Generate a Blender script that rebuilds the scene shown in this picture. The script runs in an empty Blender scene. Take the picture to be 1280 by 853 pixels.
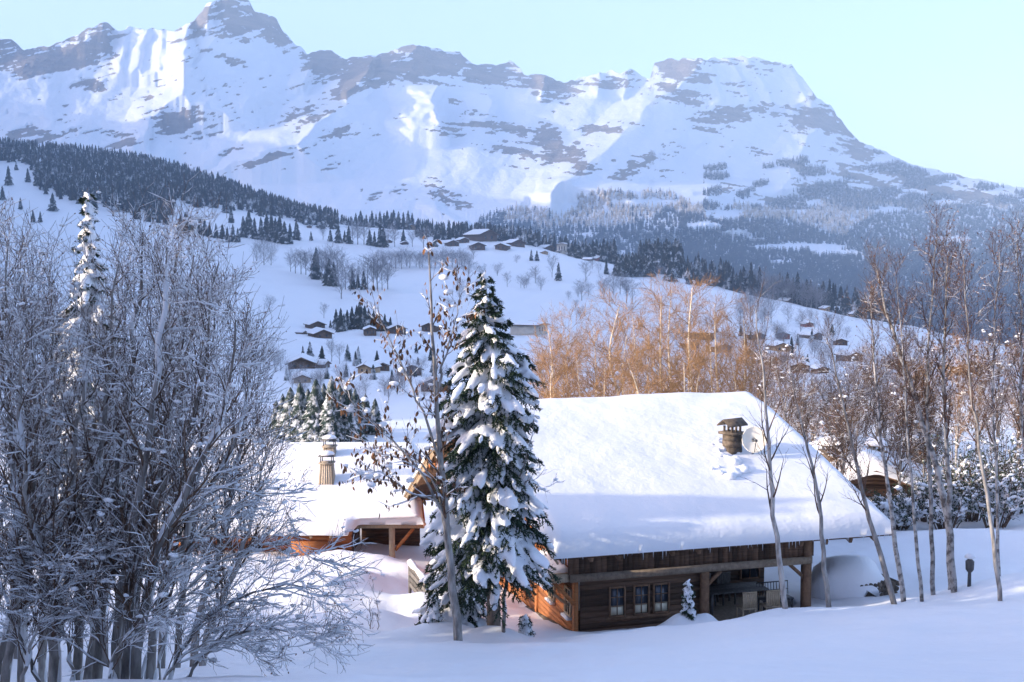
import bpy, math
import numpy as np
from mathutils import Vector, Matrix

# ------------------------------------------------------------------ scene, camera
sc = bpy.context.scene
COL = sc.collection
RES = np.random.default_rng
F, CX, CY = 1400.0, 640.0, 426.5
PITCH = math.atan(96.5 / F)
CP, SP = math.cos(PITCH), math.sin(PITCH)
SUN_EL, SUN_A = math.radians(15.0), math.radians(12.0)     # elevation; degrees behind the pure left

cam_d = bpy.data.cameras.new('camera')
cam = bpy.data.objects.new('camera', cam_d)
COL.objects.link(cam)
cam.location = (0, 0, 0)
cam.rotation_euler = (math.pi / 2 - PITCH, 0, 0)
cam_d.sensor_width = 36.0
cam_d.lens = F / 1280 * 36.0
cam_d.clip_start = 0.5
cam_d.clip_end = 40000
sc.camera = cam


def ray(px, py):
    xc = (np.asarray(px, float) - CX) / F
    yc = -(np.asarray(py, float) - CY) / F
    return np.stack(np.broadcast_arrays(xc, CP + yc * SP, -SP + yc * CP), -1)


def P(px, py, D):
    r = ray(px, py)
    return r * (np.asarray(D, float) / r[..., 1])[..., None]


def proj(v):
    v = np.asarray(v, float)
    f = v[..., 1] * CP - v[..., 2] * SP
    u = v[..., 1] * SP + v[..., 2] * CP
    return CX + F * v[..., 0] / f, CY - F * u / f


def zy(py, D):
    """height of the sight line through image row py at depth D"""
    r = ray(640, py)
    return r[..., 2] * np.asarray(D, float) / r[..., 1]


# ------------------------------------------------------------------ noise
def _hash(ix, iy, seed):
    h = (ix.astype(np.int64) * 374761393 + iy.astype(np.int64) * 668265263 + seed * 1442695041) & 0xffffffff
    h = ((h ^ (h >> 13)) * 1274126177) & 0xffffffff
    return ((h ^ (h >> 16)) & 0xffff) / 65535.0


def vnoise(x, y, seed=0):
    x = np.asarray(x, float); y = np.asarray(y, float)
    ix, iy = np.floor(x), np.floor(y)
    fx, fy = x - ix, y - iy
    fx = fx * fx * fx * (fx * (fx * 6 - 15) + 10); fy = fy * fy * fy * (fy * (fy * 6 - 15) + 10)
    a = _hash(ix, iy, seed); b = _hash(ix + 1, iy, seed)
    c = _hash(ix, iy + 1, seed); d = _hash(ix + 1, iy + 1, seed)
    return (a * (1 - fx) + b * fx) * (1 - fy) + (c * (1 - fx) + d * fx) * fy


def fbm(x, y, seed=0, octv=5, gain=0.5):
    s = 0; a = 1; t = 0
    for k in range(octv):
        s = s + a * vnoise(x * 2 ** k + 17.3 * k, y * 2 ** k - 9.1 * k, seed + k)
        t += a; a *= gain
    return s / t          # 0..1


def ridged(x, y, seed=0, octv=4):
    s = 0; a = 1; t = 0
    for k in range(octv):
        s = s + a * (1 - np.abs(2 * vnoise(x * 2 ** k + 5.7 * k, y * 2 ** k + 3.3 * k, seed + k) - 1))
        t += a; a *= 0.5
    return s / t


def sstep(a, b, x):
    t = np.clip((x - a) / (b - a), 0, 1)
    return t * t * (3 - 2 * t)


def unit(v):
    return v / np.maximum(np.linalg.norm(v, axis=-1, keepdims=True), 1e-9)


# ------------------------------------------------------------------ mesh collecting
class MB:
    def __init__(self):
        self.v = []; self.f3 = []; self.f4 = []; self.t = []; self.n = 0

    def add(self, v, f, tint=0.5):
        v = np.asarray(v, float).reshape(-1, 3)
        f = np.asarray(f, np.int64)
        (self.f4 if f.shape[1] == 4 else self.f3).append(f + self.n)
        self.v.append(v)
        self.t.append(np.broadcast_to(np.asarray(tint, float), (len(v),)))
        self.n += len(v)
        return self

    def addtf(self, v, f3, f4, tint=0.5):
        v = np.asarray(v, float).reshape(-1, 3)
        if len(f3): self.f3.append(np.asarray(f3, np.int64) + self.n)
        if len(f4): self.f4.append(np.asarray(f4, np.int64) + self.n)
        self.v.append(v)
        self.t.append(np.broadcast_to(np.asarray(tint, float), (len(v),)))
        self.n += len(v)
        return self

    def box(self, lo, hi, M=None, tint=0.5):
        x0, y0, z0 = lo; x1, y1, z1 = hi
        v = np.array([(x0, y0, z0), (x1, y0, z0), (x1, y1, z0), (x0, y1, z0), (x0, y0, z1), (x1, y0, z1), (x1, y1, z1), (x0, y1, z1)], float)
        if M is not None: v = v @ np.asarray(M)[:3, :3].T + np.asarray(M)[:3, 3]
        return self.add(v, [(0, 3, 2, 1), (4, 5, 6, 7), (0, 1, 5, 4), (1, 2, 6, 5), (2, 3, 7, 6), (3, 0, 4, 7)], tint)

    def bar(self, a, b, w, h, tint=0.5, up=(0, 0, 1)):
        """a rectangular beam from a to b, w wide, h high"""
        a = np.asarray(a, float); b = np.asarray(b, float)
        d = unit(b - a); s = np.cross(d, up)
        if np.linalg.norm(s) < 1e-4: s = np.cross(d, (0, 1, 0))
        s = unit(s); u = np.cross(s, d)
        v = []
        for p in (a, b):
            for i, j in ((-1, -1), (1, -1), (1, 1), (-1, 1)):
                v.append(p + s * i * w / 2 + u * j * h / 2)
        return self.add(v, [(0, 1, 2, 3), (7, 6, 5, 4), (0, 4, 5, 1), (1, 5, 6, 2), (2, 6, 7, 3), (3, 7, 4, 0)], tint)

    def prism(self, poly, lo, hi, axis=0, tint=0.5):
        """polygon (list of 2D points in the two other axes) extruded along an axis"""
        k = len(poly); v = []
        for q in (lo, hi):
            for a, b in poly:
                v.append({0: (q, a, b), 1: (a, q, b), 2: (a, b, q)}[axis])
        n0 = self.n
        self.add(v, [(i, (i + 1) % k, k + (i + 1) % k, k + i) for i in range(k)], tint)
        tri = [(0, i + 1, i) for i in range(1, k - 1)] + [(k, k + i, k + i + 1) for i in range(1, k - 1)]
        self.f3.append(np.asarray(tri) + n0)
        return self

    def tubes(self, Pp, R, sides=3, tint=0.5, cap=False):
        Pp = np.asarray(Pp, float); R = np.asarray(R, float)
        B, m, _ = Pp.shape
        if B == 0: return self
        d = unit(Pp[:, -1] - Pp[:, 0])
        ref = np.where(np.abs(d[:, 2:3]) > 0.9, np.array([[1.0, 0, 0]]), np.array([[0, 0, 1.0]]))
        a = unit(np.cross(d, ref)); b = np.cross(d, a)
        th = np.arange(sides) * 2 * math.pi / sides
        off = np.cos(th)[None, :, None] * a[:, None, :] + np.sin(th)[None, :, None] * b[:, None, :]
        v = Pp[:, :, None, :] + R[:, :, None, None] * off[:, None, :, :]
        base = (np.arange(B) * m * sides)[:, None, None]
        i = (np.arange(m - 1) * sides)[None, :, None]; j = np.arange(sides)[None, None, :]
        j2 = (j + 1) % sides
        f = np.stack([base + i + j, base + i + j2, base + i + sides + j2, base + i + sides + j], -1).reshape(-1, 4)
        if np.ndim(tint) == 1 and len(tint) == B: tint = np.repeat(tint, m * sides)
        if cap and sides > 3:
            n0 = self.n
            self.add(v, f, tint)
            tri = []
            for bb in range(B):
                s0 = bb * m * sides; s1 = s0 + (m - 1) * sides
                tri += [(s0, s0 + q + 1, s0 + q) for q in range(1, sides - 1)]
                tri += [(s1, s1 + q, s1 + q + 1) for q in range(1, sides - 1)]
            self.f3.append(np.asarray(tri) + n0)
            return self
        return self.add(v, f, tint)

    def scatter(self, tv, tf, pos, scale, rot=None, tint=0.5):
        """copies of a small template; scale (N,3); rot (N,3,3) or None"""
        pos = np.asarray(pos, float); N = len(pos)
        if N == 0: return self
        v = tv[None] * np.asarray(scale, float).reshape(N, 1, -1)
        if rot is not None: v = np.einsum('nij,nkj->nki', rot, v)
        v = v + pos[:, None, :]
        f = np.asarray(tf)[None] + (np.arange(N) * len(tv))[:, None, None]
        if np.ndim(tint) == 1 and len(tint) == N: tint = np.repeat(tint, len(tv))
        return self.add(v, f.reshape(-1, f.shape[-1]), tint)

    def mesh(self, name, mat, smooth=False, origin=(0, 0, 0), R=None):
        v = np.concatenate(self.v) - np.asarray(origin, float)
        if R is not None: v = v @ R
        t = np.concatenate(self.t)
        f3 = np.concatenate(self.f3) if self.f3 else np.zeros((0, 3), int)
        f4 = np.concatenate(self.f4) if self.f4 else np.zeros((0, 4), int)
        me = bpy.data.meshes.new(name)
        me.vertices.add(len(v)); me.vertices.foreach_set('co', v.astype(np.float32).ravel())
        nl = f3.size + f4.size
        me.loops.add(nl)
        me.loops.foreach_set('vertex_index', np.concatenate([f3.ravel(), f4.ravel()]).astype(np.int32))
        np_ = len(f3) + len(f4)
        me.polygons.add(np_)
        starts = np.concatenate([np.arange(len(f3)) * 3, f3.size + np.arange(len(f4)) * 4]).astype(np.int32)
        me.polygons.foreach_set('loop_start', starts)
        if smooth: me.polygons.foreach_set('use_smooth', np.ones(np_, bool))
        at = me.attributes.new('tint', 'FLOAT', 'POINT')
        at.data.foreach_set('value', t.astype(np.float32))
        me.update(calc_edges=True)
        if mat: me.materials.append(mat)
        return me

    def build(self, name, mat, parent=None, smooth=False, origin=None, R=None):
        o0 = (0, 0, 0) if origin is None else origin
        me = self.mesh(name, mat, smooth, o0, R)
        o = bpy.data.objects.new(name, me)
        COL.objects.link(o)
        if parent is not None: o.parent = parent
        elif origin is not None: o.location = origin
        return o


def tag(o, label=None, cat=None, group=None, kind=None):
    if label: o['label'] = label
    if cat: o['category'] = cat
    if group: o['group'] = group
    if kind: o['kind'] = kind
    return o


def empty(name, loc, rz=0.0, label=None, cat=None, group=None):
    o = bpy.data.objects.new(name, None)
    COL.objects.link(o)
    o.location = loc; o.rotation_euler = (0, 0, rz); o.empty_display_size = 0.2
    return tag(o, label, cat, group)


def link(name, me, parent):
    o = bpy.data.objects.new(name, me); COL.objects.link(o); o.parent = parent
    return o


def dup(root, loc, rz, s=1.0, label=None, group=None):
    r = root.copy(); COL.objects.link(r)
    r.location = loc; r.rotation_euler = (0, 0, rz)
    r.scale = (s, s, s) if np.isscalar(s) else s
    if label: r['label'] = label
    if group: r['group'] = group
    for ch in list(root.children):
        c = ch.copy(); COL.objects.link(c); c.parent = r
        for g in list(ch.children):
            d = g.copy(); COL.objects.link(d); d.parent = c
    return r


def ico(sub):
    import bmesh
    bm = bmesh.new(); bmesh.ops.create_icosphere(bm, subdivisions=sub, radius=1.0)
    bm.verts.ensure_lookup_table()
    v = np.array([x.co[:] for x in bm.verts]); f = np.array([[x.index for x in q.verts] for q in bm.faces])
    bm.free(); return v, f


ICO1, ICO2, ICO3 = ico(1), ico(2), ico(3)
LEAFV = np.array([(0, 0, 0), (0.5, 0.45, 0.1), (0, 1, 0), (-0.5, 0.45, 0.1)], float)
LEAFF = np.array([(0, 1, 2, 3)])


def rotz(a):
    a = np.asarray(a); c, s = np.cos(a), np.sin(a); z = np.zeros_like(a); o = np.ones_like(a)
    return np.stack([np.stack([c, -s, z], -1), np.stack([s, c, z], -1), np.stack([z, z, o], -1)], -2)


def frames(d, roll=None):
    """rotation matrices taking +Y to d, with +Z roughly up (or rolled)"""
    d = unit(d)
    ref = np.where(np.abs(d[:, 2:3]) > 0.95, np.array([[1.0, 0, 0]]), np.array([[0, 0, 1.0]]))
    x = unit(np.cross(d, ref)); z = np.cross(x, d)
    if roll is not None:
        c, s = np.cos(roll)[:, None], np.sin(roll)[:, None]
        x, z = c * x + s * z, -s * x + c * z
    return np.stack([x, d, z], -1)


# ------------------------------------------------------------------ materials
def new_mat(name):
    m = bpy.data.materials.new(name); m.use_nodes = True
    nt = m.node_tree; nt.nodes.clear()
    out = nt.nodes.new('ShaderNodeOutputMaterial'); b = nt.nodes.new('ShaderNodeBsdfPrincipled')
    nt.links.new(b.outputs[0], out.inputs[0])
    b.inputs['Specular IOR Level'].default_value = 0.25
    return m, nt, b


def N(nt, t, **kw):
    n = nt.nodes.new(t)
    for k, v in kw.items():
        if k in n.inputs: n.inputs[k].default_value = v
        else: setattr(n, k, v)
    return n


def ramp(nt, src, a, b):
    r = N(nt, 'ShaderNodeMapRange'); r.inputs[1].default_value = a; r.inputs[2].default_value = b
    nt.links.new(src, r.inputs[0]); return r.outputs[0]


def mixc(nt, fac, c1, c2):
    m = N(nt, 'ShaderNodeMix', data_type='RGBA')
    if isinstance(fac, float): m.inputs[0].default_value = fac
    else: nt.links.new(fac, m.inputs[0])
    for s, c in ((6, c1), (7, c2)):
        if isinstance(c, (tuple, list)): m.inputs[s].default_value = (*c[:3], 1)
        else: nt.links.new(c, m.inputs[s])
    return m.outputs[2]


def mth(nt, op, a, b=None):
    m = N(nt, 'ShaderNodeMath', operation=op)
    for i, q in enumerate((a, b)):
        if q is None: continue
        if isinstance(q, (int, float)): m.inputs[i].default_value = q
        else: nt.links.new(q, m.inputs[i])
    return m.outputs[0]


def coords(nt, kind='Object', scale=(1, 1, 1)):
    t = N(nt, 'ShaderNodeTexCoord'); mp = N(nt, 'ShaderNodeMapping')
    mp.inputs['Scale'].default_value = scale
    nt.links.new(t.outputs[kind], mp.inputs[0]); return mp.outputs[0]


def noise(nt, vec, scale, detail=4.0, rough=0.55):
    n = N(nt, 'ShaderNodeTexNoise', Scale=scale, Detail=detail, Roughness=rough)
    nt.links.new(vec, n.inputs['Vector']); return n.outputs['Fac']


def posvec(nt):
    return N(nt, 'ShaderNodeNewGeometry').outputs['Position']


def bump(nt, b, h, strength, dist):
    bp = N(nt, 'ShaderNodeBump', Strength=strength, Distance=dist)
    nt.links.new(h, bp.inputs['Height']); nt.links.new(bp.outputs[0], b.inputs['Normal'])


def mat_noise(name, c1, c2, scale=4.0, lo=0.35, hi=0.65, rough=0.8, bumpd=0.0, sc3=(1, 1, 1), tintvar=0.0):
    """two-colour procedural material; tintvar darkens/lightens per piece (board, leaf) through the tint attribute"""
    m, nt, b = new_mat(name)
    v = coords(nt, 'Object', sc3)
    n = noise(nt, v, scale)
    c = mixc(nt, ramp(nt, n, lo, hi), c1, c2)
    if tintvar:
        a = N(nt, 'ShaderNodeAttribute', attribute_name='tint')
        f = ramp(nt, a.outputs['Fac'], 0, 1)
        mul = N(nt, 'ShaderNodeMapRange'); nt.links.new(f, mul.inputs[0])
        mul.inputs[3].default_value = 1 - tintvar; mul.inputs[4].default_value = 1 + tintvar
        vm = N(nt, 'ShaderNodeVectorMath', operation='SCALE')
        nt.links.new(c, vm.inputs[0]); nt.links.new(mul.outputs[0], vm.inputs['Scale'])
        c = vm.outputs[0]
    nt.links.new(c, b.inputs['Base Color'])
    b.inputs['Roughness'].default_value = rough
    if bumpd: bump(nt, b, n, 0.6, bumpd)
    return m


SNOW = (0.74, 0.755, 0.79)
M = {}


def snow_mat(name, scale, dist, strength=0.5):
    m, nt, b = new_mat(name)
    p = posvec(nt)
    n1 = noise(nt, p, scale, 6.0, 0.6)
    n2 = noise(nt, p, scale * 0.13, 3.0)
    nt.links.new(mixc(nt, n2, (0.70, 0.715, 0.75), (0.76, 0.77, 0.79)), b.inputs['Base Color'])
    b.inputs['Roughness'].default_value = 0.55
    b.inputs['Specular IOR Level'].default_value = 0.2
    bump(nt, b, n1, strength, dist)
    return m


M['snow'] = snow_mat('snow', 3.0, 0.06)
M['snow_fine'] = snow_mat('snow_clump', 14.0, 0.03, 0.4)
M['window_glass'], _nt, _b = new_mat('window_glass')
_b.inputs['Base Color'].default_value = (0.03, 0.036, 0.048, 1); _b.inputs['Roughness'].default_value = 0.12
_b.inputs['Specular IOR Level'].default_value = 0.6
M['curtain'] = mat_noise('curtain', (0.62, 0.55, 0.40), (0.72, 0.66, 0.50), 30, sc3=(1, 1, 0.05))
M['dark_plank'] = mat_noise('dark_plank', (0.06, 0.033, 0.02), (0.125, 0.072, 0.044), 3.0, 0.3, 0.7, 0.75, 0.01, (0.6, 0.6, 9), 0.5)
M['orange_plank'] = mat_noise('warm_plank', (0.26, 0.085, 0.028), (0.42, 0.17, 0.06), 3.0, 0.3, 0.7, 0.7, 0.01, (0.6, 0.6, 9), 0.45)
M['grey_beam'] = mat_noise('weathered_beam', (0.17, 0.125, 0.09), (0.28, 0.22, 0.16), 5.0, 0.3, 0.7, 0.8, 0.01, (2, 2, 2), 0.3)
M['brown_beam'] = mat_noise('brown_beam', (0.13, 0.07, 0.04), (0.22, 0.13, 0.075), 5.0, 0.3, 0.7, 0.8, 0.01, (2, 2, 2), 0.3)
M['light_wood'] = mat_noise('light_wood', (0.34, 0.26, 0.17), (0.46, 0.36, 0.25), 6.0, 0.3, 0.7, 0.7, 0.0, (3, 3, 1), 0.25)
M['grey_wood'] = mat_noise('grey_wood', (0.085, 0.08, 0.078), (0.17, 0.16, 0.15), 6.0, 0.3, 0.7, 0.8, 0.0, (3, 3, 1), 0.25)
M['stone'] = mat_noise('dark_stone', (0.05, 0.04, 0.034), (0.15, 0.122, 0.095), 5.0, 0.3, 0.7, 0.9, 0.04, (1, 1, 1), 0.4)
M['chimney_clad'] = mat_noise('chimney_cladding', (0.22, 0.185, 0.145), (0.36, 0.305, 0.24), 4.0, 0.3, 0.7, 0.8, 0.01, (4, 4, 0.4), 0.3)
M['dish'] = mat_noise('dish_paint', (0.74, 0.70, 0.60), (0.80, 0.77, 0.68), 3, rough=0.4)
M['metal'] = mat_noise('dark_metal', (0.05, 0.05, 0.055), (0.09, 0.09, 0.09), 8, rough=0.45)
M['ice'], _nt, _b = new_mat('ice')
_b.inputs['Base Color'].default_value = (0.75, 0.82, 0.9, 1); _b.inputs['Roughness'].default_value = 0.1
M['bark'] = mat_noise('grey_bark', (0.15, 0.135, 0.125), (0.36, 0.34, 0.32), 9.0, 0.35, 0.65, 0.85, 0.01, (1, 1, 0.3), 0.3)
M['twig'] = mat_noise('dark_twig', (0.065, 0.04, 0.028), (0.16, 0.105, 0.075), 6.0, 0.3, 0.7, 0.85, 0, (1, 1, 1), 0.3)
M['birch'] = mat_noise('birch_bark', (0.09, 0.08, 0.075), (0.36, 0.345, 0.33), 6.0, 0.40, 0.56, 0.7, 0.01, (1, 1, 0.9), 0.2)
M['spruce_bark'] = mat_noise('spruce_bark', (0.09, 0.07, 0.055), (0.20, 0.16, 0.13), 8.0, 0.35, 0.65, 0.9, 0.02, (1, 1, 0.35), 0.3)
M['needle'] = mat_noise('spruce_needles', (0.010, 0.024, 0.014), (0.035, 0.062, 0.030), 6.0, 0.3, 0.7, 0.7, 0, (1, 1, 1), 0.5)
M['dry_leaf'] = mat_noise('dry_brown_leaves', (0.085, 0.042, 0.022), (0.19, 0.09, 0.04), 3.0, 0.3, 0.7, 0.75, 0, (1, 1, 1), 0.5)
M['gold_twig'] = mat_noise('golden_twigs', (0.20, 0.115, 0.052), (0.35, 0.21, 0.10), 1.2, 0.3, 0.7, 0.8, 0, (1, 1, 1), 0.4)
M['gold_bark'] = mat_noise('pale_bark', (0.45, 0.35, 0.24), (0.68, 0.58, 0.44), 4.0, 0.3, 0.6, 0.75, 0, (1, 1, 0.5), 0.2)
M['red_twig'] = mat_noise('reddish_twigs', (0.042, 0.024, 0.02), (0.105, 0.054, 0.036), 2.0, 0.3, 0.7, 0.8, 0, (1, 1, 1), 0.4)
M['frost_twig'] = mat_noise('frosted_twigs', (0.13, 0.12, 0.13), (0.40, 0.41, 0.44), 0.8, 0.35, 0.7, 0.85, 0, (1, 1, 1), 0.3)


def conifer_mat(name, c1, c2, snow, nscale=0.5):
    """dark needles with snow lying where faces look up"""
    m, nt, b = new_mat(name)
    g = N(nt, 'ShaderNodeNewGeometry')
    n = noise(nt, g.outputs['Position'], nscale, 3.0, 0.7)
    n2 = noise(nt, g.outputs['Position'], nscale * 2.3, 2.0)
    s = N(nt, 'ShaderNodeSeparateXYZ'); nt.links.new(g.outputs['Normal'], s.inputs[0])
    up = ramp(nt, mth(nt, 'ABSOLUTE', s.outputs[2]), 0.1, 0.7)
    fac = mth(nt, 'MULTIPLY', up, ramp(nt, n, 0.62 - snow * 0.35, 0.78 - snow * 0.35))
    c = mixc(nt, fac, mixc(nt, n2, c1, c2), SNOW)
    nt.links.new(c, b.inputs['Base Color']); b.inputs['Roughness'].default_value = 0.85
    return m


M['far_needle'] = conifer_mat('far_conifer', (0.008, 0.014, 0.016), (0.022, 0.032, 0.030), 0.28, 0.25)
M['frost_needle'] = conifer_mat('frosted_conifer', (0.02, 0.035, 0.035), (0.05, 0.065, 0.055), 0.62, 0.35)
M['near_frost_needle'] = conifer_mat('snowy_conifer', (0.012, 0.026, 0.024), (0.03, 0.05, 0.04), 0.45, 1.6)
M['hill_forest'] = conifer_mat('hill_forest', (0.006, 0.011, 0.014), (0.018, 0.026, 0.028), 0.30, 0.12)
M['sun_tinted_forest'] = conifer_mat('sun_tinted_frosted_wood', (0.28, 0.20, 0.115), (0.48, 0.38, 0.24), 0.5, 0.06)  # warm sunlight painted into the colour of the frosted knoll trees
M['slope_forest'] = conifer_mat('slope_forest', (0.010, 0.017, 0.022), (0.03, 0.036, 0.036), 0.02, 0.08)
M['far_wall'] = mat_noise('chalet_wall', (0.07, 0.042, 0.03), (0.13, 0.08, 0.055), 0.8, 0.3, 0.7, 0.85, 0, (1, 1, 6))
M['pale_wall'] = mat_noise('rendered_wall', (0.42, 0.38, 0.33), (0.52, 0.47, 0.40), 0.6)
M['tan_wall'] = mat_noise('tan_wall', (0.30, 0.20, 0.12), (0.40, 0.28, 0.17), 0.8)
M['red_wall'] = mat_noise('red_wall', (0.20, 0.06, 0.045), (0.28, 0.09, 0.06), 0.8)

# ------------------------------------------------------------------ the ground: one sheet from the camera to the far valley
G_D = np.array([4, 7, 13.5, 20, 25, 29, 33, 37, 42, 50, 65, 80, 100, 130, 150, 200, 300, 420, 600, 850, 1000, 1100, 1250, 1500, 1800, 2200, 2800.])
NEARC = np.array([0, 250, 450, 600, 720, 860, 1000, 1180, 1300.])
NEARZ = {4: [-2.6] * 9, 7: [-3.3] * 9,
         13.5: [-5.15, -5.15, -5.1, -5.1, -5.1, -5.05, -5.0, -4.95, -4.9],
         20: [-7.5, -7.4, -7.3, -7.25, -7.2, -7.1, -7.0, -6.8, -6.7],
         25: [-8.8, -8.75, -8.7, -8.65, -8.6, -8.45, -8.25, -8.0, -7.9],
         29: [-9.6, -9.7, -9.8, -9.85, -9.85, -9.55, -9.2, -8.9, -8.75],
         33: [-10.3, -10.5, -10.8, -10.9, -11.05, -11.0, -10.75, -10.1, -9.8],
         37: [-11.0, -11.0, -11.2, -11.5, -11.8, -11.2, -11.0, -10.8, -10.6],
         42: [-11.5, -11.5, -11.5, -12.0, -12.4, -11.6, -11.2, -11.0, -10.8],
         50: [-12.3, -12.3, -12.3, -12.8, -13, -12.2, -11.6, -11.4, -11.2],
         65: [-14, -14, -14, -14, -14, -13.6, -13, -12.6, -12.4],
         80: [-15] * 5 + [-14.8, -14.4, -14, -13.8],
         100: [-16.5] * 5 + [-16.2, -16, -15.6, -15.4], 130: [-18] * 9, 150: [-19] * 9, 200: [-21.5] * 9}
FARC = np.array([-60, 150, 250, 400, 500, 640, 760, 860, 1000, 1150, 1340.])
FARY = {300: [455, 455, 455, 457, 458, 460, 460, 460, 460, 463, 468],
        420: [428, 428, 428, 430, 432, 430, 432, 434, 434, 440, 458],
        600: [390, 388, 390, 396, 398, 393, 400, 405, 407, 424, 452],
        850: [325, 328, 333, 347, 352, 348, 357, 362, 381, 410, 450],
        1000: [290, 295, 302, 318, 325, 320, 336, 347, 384, 415, 452],
        1100: [265, 275, 286, 302, 308, 305, 325, 347, 390, 420, 455],
        1250: [240, 252, 264, 290, 294, 296, 335, 360, 395, 425, 458],
        1500: [205, 218, 236, 277, 282, 305, 350, 370, 400, 430, 460],
        1800: [178, 196, 218, 285, 300, 325, 360, 380, 410, 435, 462],
        2200: [190, 215, 240, 310, 325, 345, 370, 390, 420, 440, 465],
        2800: [250, 275, 300, 340, 350, 360, 380, 400, 430, 445, 470]}
# unseen range added beyond the left edge, keeping the low sun off the valley
SIDE = {-150: {300: -20, 420: -8, 600: 15, 850: 60, 1000: 85, 1100: 110, 1250: 140, 1500: 200, 1800: 260, 2200: 290, 2800: 290},
        -500: {100: -15, 130: -6, 150: 0, 200: 22, 300: 65, 420: 110, 600: 185, 850: 300, 1000: 360, 1100: 400, 1250: 450, 1500: 540, 1800: 630, 2200: 650, 2800: 640},
        -1000: {100: -13, 130: 24, 150: 45, 200: 95, 300: 175, 420: 260, 600: 370, 850: 500, 1000: 560, 1100: 600, 1250: 660, 1500: 780, 1800: 880, 2200: 950, 2800: 950},
        -2500: {65: -14, 80: -9, 100: 32, 130: 75, 150: 105, 200: 175, 300: 285, 420: 385, 600: 490, 850: 570, 1000: 620, 1100: 660, 1250: 720, 1500: 800, 1800: 880, 2200: 950, 2800: 950},
        -7000: {50: -13, 65: 20, 80: 90, 100: 160, 130: 230, 150: 270, 200: 350, 300: 430, 420: 480, 600: 540, 850: 600, 1000: 650, 1100: 690, 1250: 720, 1500: 800, 1800: 880, 2200: 950, 2800: 950}}
ALLC = np.array(sorted(set([-7000, -2500, -1000, -500, -150] + list(NEARC) + list(FARC) + [2500, 8000])))
ZT = np.zeros((len(G_D), len(ALLC)))
for i, D in enumerate(G_D):
    if D <= 200: row = np.interp(ALLC, NEARC, NEARZ[int(D) if D != 13.5 else 13.5])
    else: row = zy(np.interp(ALLC, FARC, FARY[int(D)]), D)
    for j, c in enumerate(ALLC):
        if int(c) in SIDE and int(D) in SIDE[int(c)]: row[j] = SIDE[int(c)][int(D)]
    ZT[i] = row

gcols = np.concatenate([np.geomspace(7000, 260, 46) * -1, np.linspace(-240, -70, 12), np.linspace(-60, 1340, 440), np.linspace(1360, 1700, 16), np.geomspace(1750, 8000, 24)])
grows = np.exp(np.concatenate([np.linspace(math.log(4), math.log(12), 26)[:-1], np.linspace(math.log(12), math.log(60), 210)[:-1], np.linspace(math.log(60), math.log(2800), 250)]))
_a = np.stack([np.interp(np.log(grows), np.log(G_D), ZT[:, j]) for j in range(len(ALLC))], 1)
GZ = np.stack([np.interp(gcols, ALLC, _a[i]) for i in range(len(grows))], 0)


def blur(Z, k, axis):
    pad = [(0, 0), (0, 0)]; pad[axis] = (k, k)
    Q = np.pad(Z, pad, mode='reflect', reflect_type='odd'); c = np.cumsum(Q, axis)
    z = np.zeros_like(np.take(c, [0], axis)); c = np.concatenate([z, c], axis)
    n = Z.shape[axis]; w = 2 * k + 1
    return (np.take(c, range(w, w + n), axis) - np.take(c, range(0, n), axis)) / w


for _ in range(2):
    GZ = blur(blur(GZ, 5, 0), 12, 1)
GX = (gcols[None, :] - CX) / F * grows[:, None] * 1.0
GY = np.broadcast_to(grows[:, None], GX.shape).copy()
# drifts and lumps
GZ += (fbm(GX / 3.2, GY / 3.2, 3, 4) - 0.5) * 0.40 * sstep(9, 14, GY) * (1 - sstep(60, 120, GY))
GZ += (fbm(GX / 0.9, GY / 0.9, 8, 2) - 0.5) * 0.10 * sstep(30, 34, GY) * (1 - sstep(60, 90, GY))
GZ += (fbm(GX / 30, GY / 30, 5, 4) - 0.5) * 5.0 * sstep(120, 400, GY)
GZ += (ridged(GX / 160, GY / 160, 15, 4) - 0.5) * 60 * sstep(300, 900, GY) * sstep(-80, -300, np.broadcast_to(gcols[None, :], GX.shape))
GZ += (fbm(GX / 0.75 + 40, GY / 1.3, 18, 3) - 0.5) * 0.075 * sstep(9, 14, GY) * (1 - sstep(34, 50, GY))
MOUNDS = []


def mound(px, py, D, h, rx, ry):
    p = P(px, py, D); MOUNDS.append((p[0], p[1], h, rx, ry))


# heaps of snow round the houses
mound(472, 702, 42, 0.55, 1.2, 1.1); mound(425, 706, 43, 0.5, 1.2, 1.0); mound(515, 712, 41, 0.45, 0.9, 1.0); mound(445, 735, 39, 0.5, 1.3, 1.0)
mound(852, 775, 31.4, 0.36, 0.55, 0.5); mound(884, 775, 31.5, 0.26, 0.3, 0.4); mound(866, 772, 31.6, 0.22, 1.0, 0.6)
mound(470, 790, 33, 0.45, 1.2, 0.8); mound(560, 795, 30, 0.35, 1.2, 0.8); mound(620, 800, 29, 0.35, 0.8, 0.6)
mound(975, 778, 30.5, 0.3, 1.8, 0.7); mound(1265, 735, 32, 0.6, 2.4, 1.2); mound(400, 760, 37, 0.6, 2, 1.2)
mound(520, 765, 36, 0.5, 1.2, 0.8); mound(1225, 690, 44, 0.5, 3, 1.5)
for (mx, my, h, rx, ry) in MOUNDS:
    GZ += h * np.exp(-(((GX - mx) / rx) ** 2 + ((GY - my) / ry) ** 2))
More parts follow.
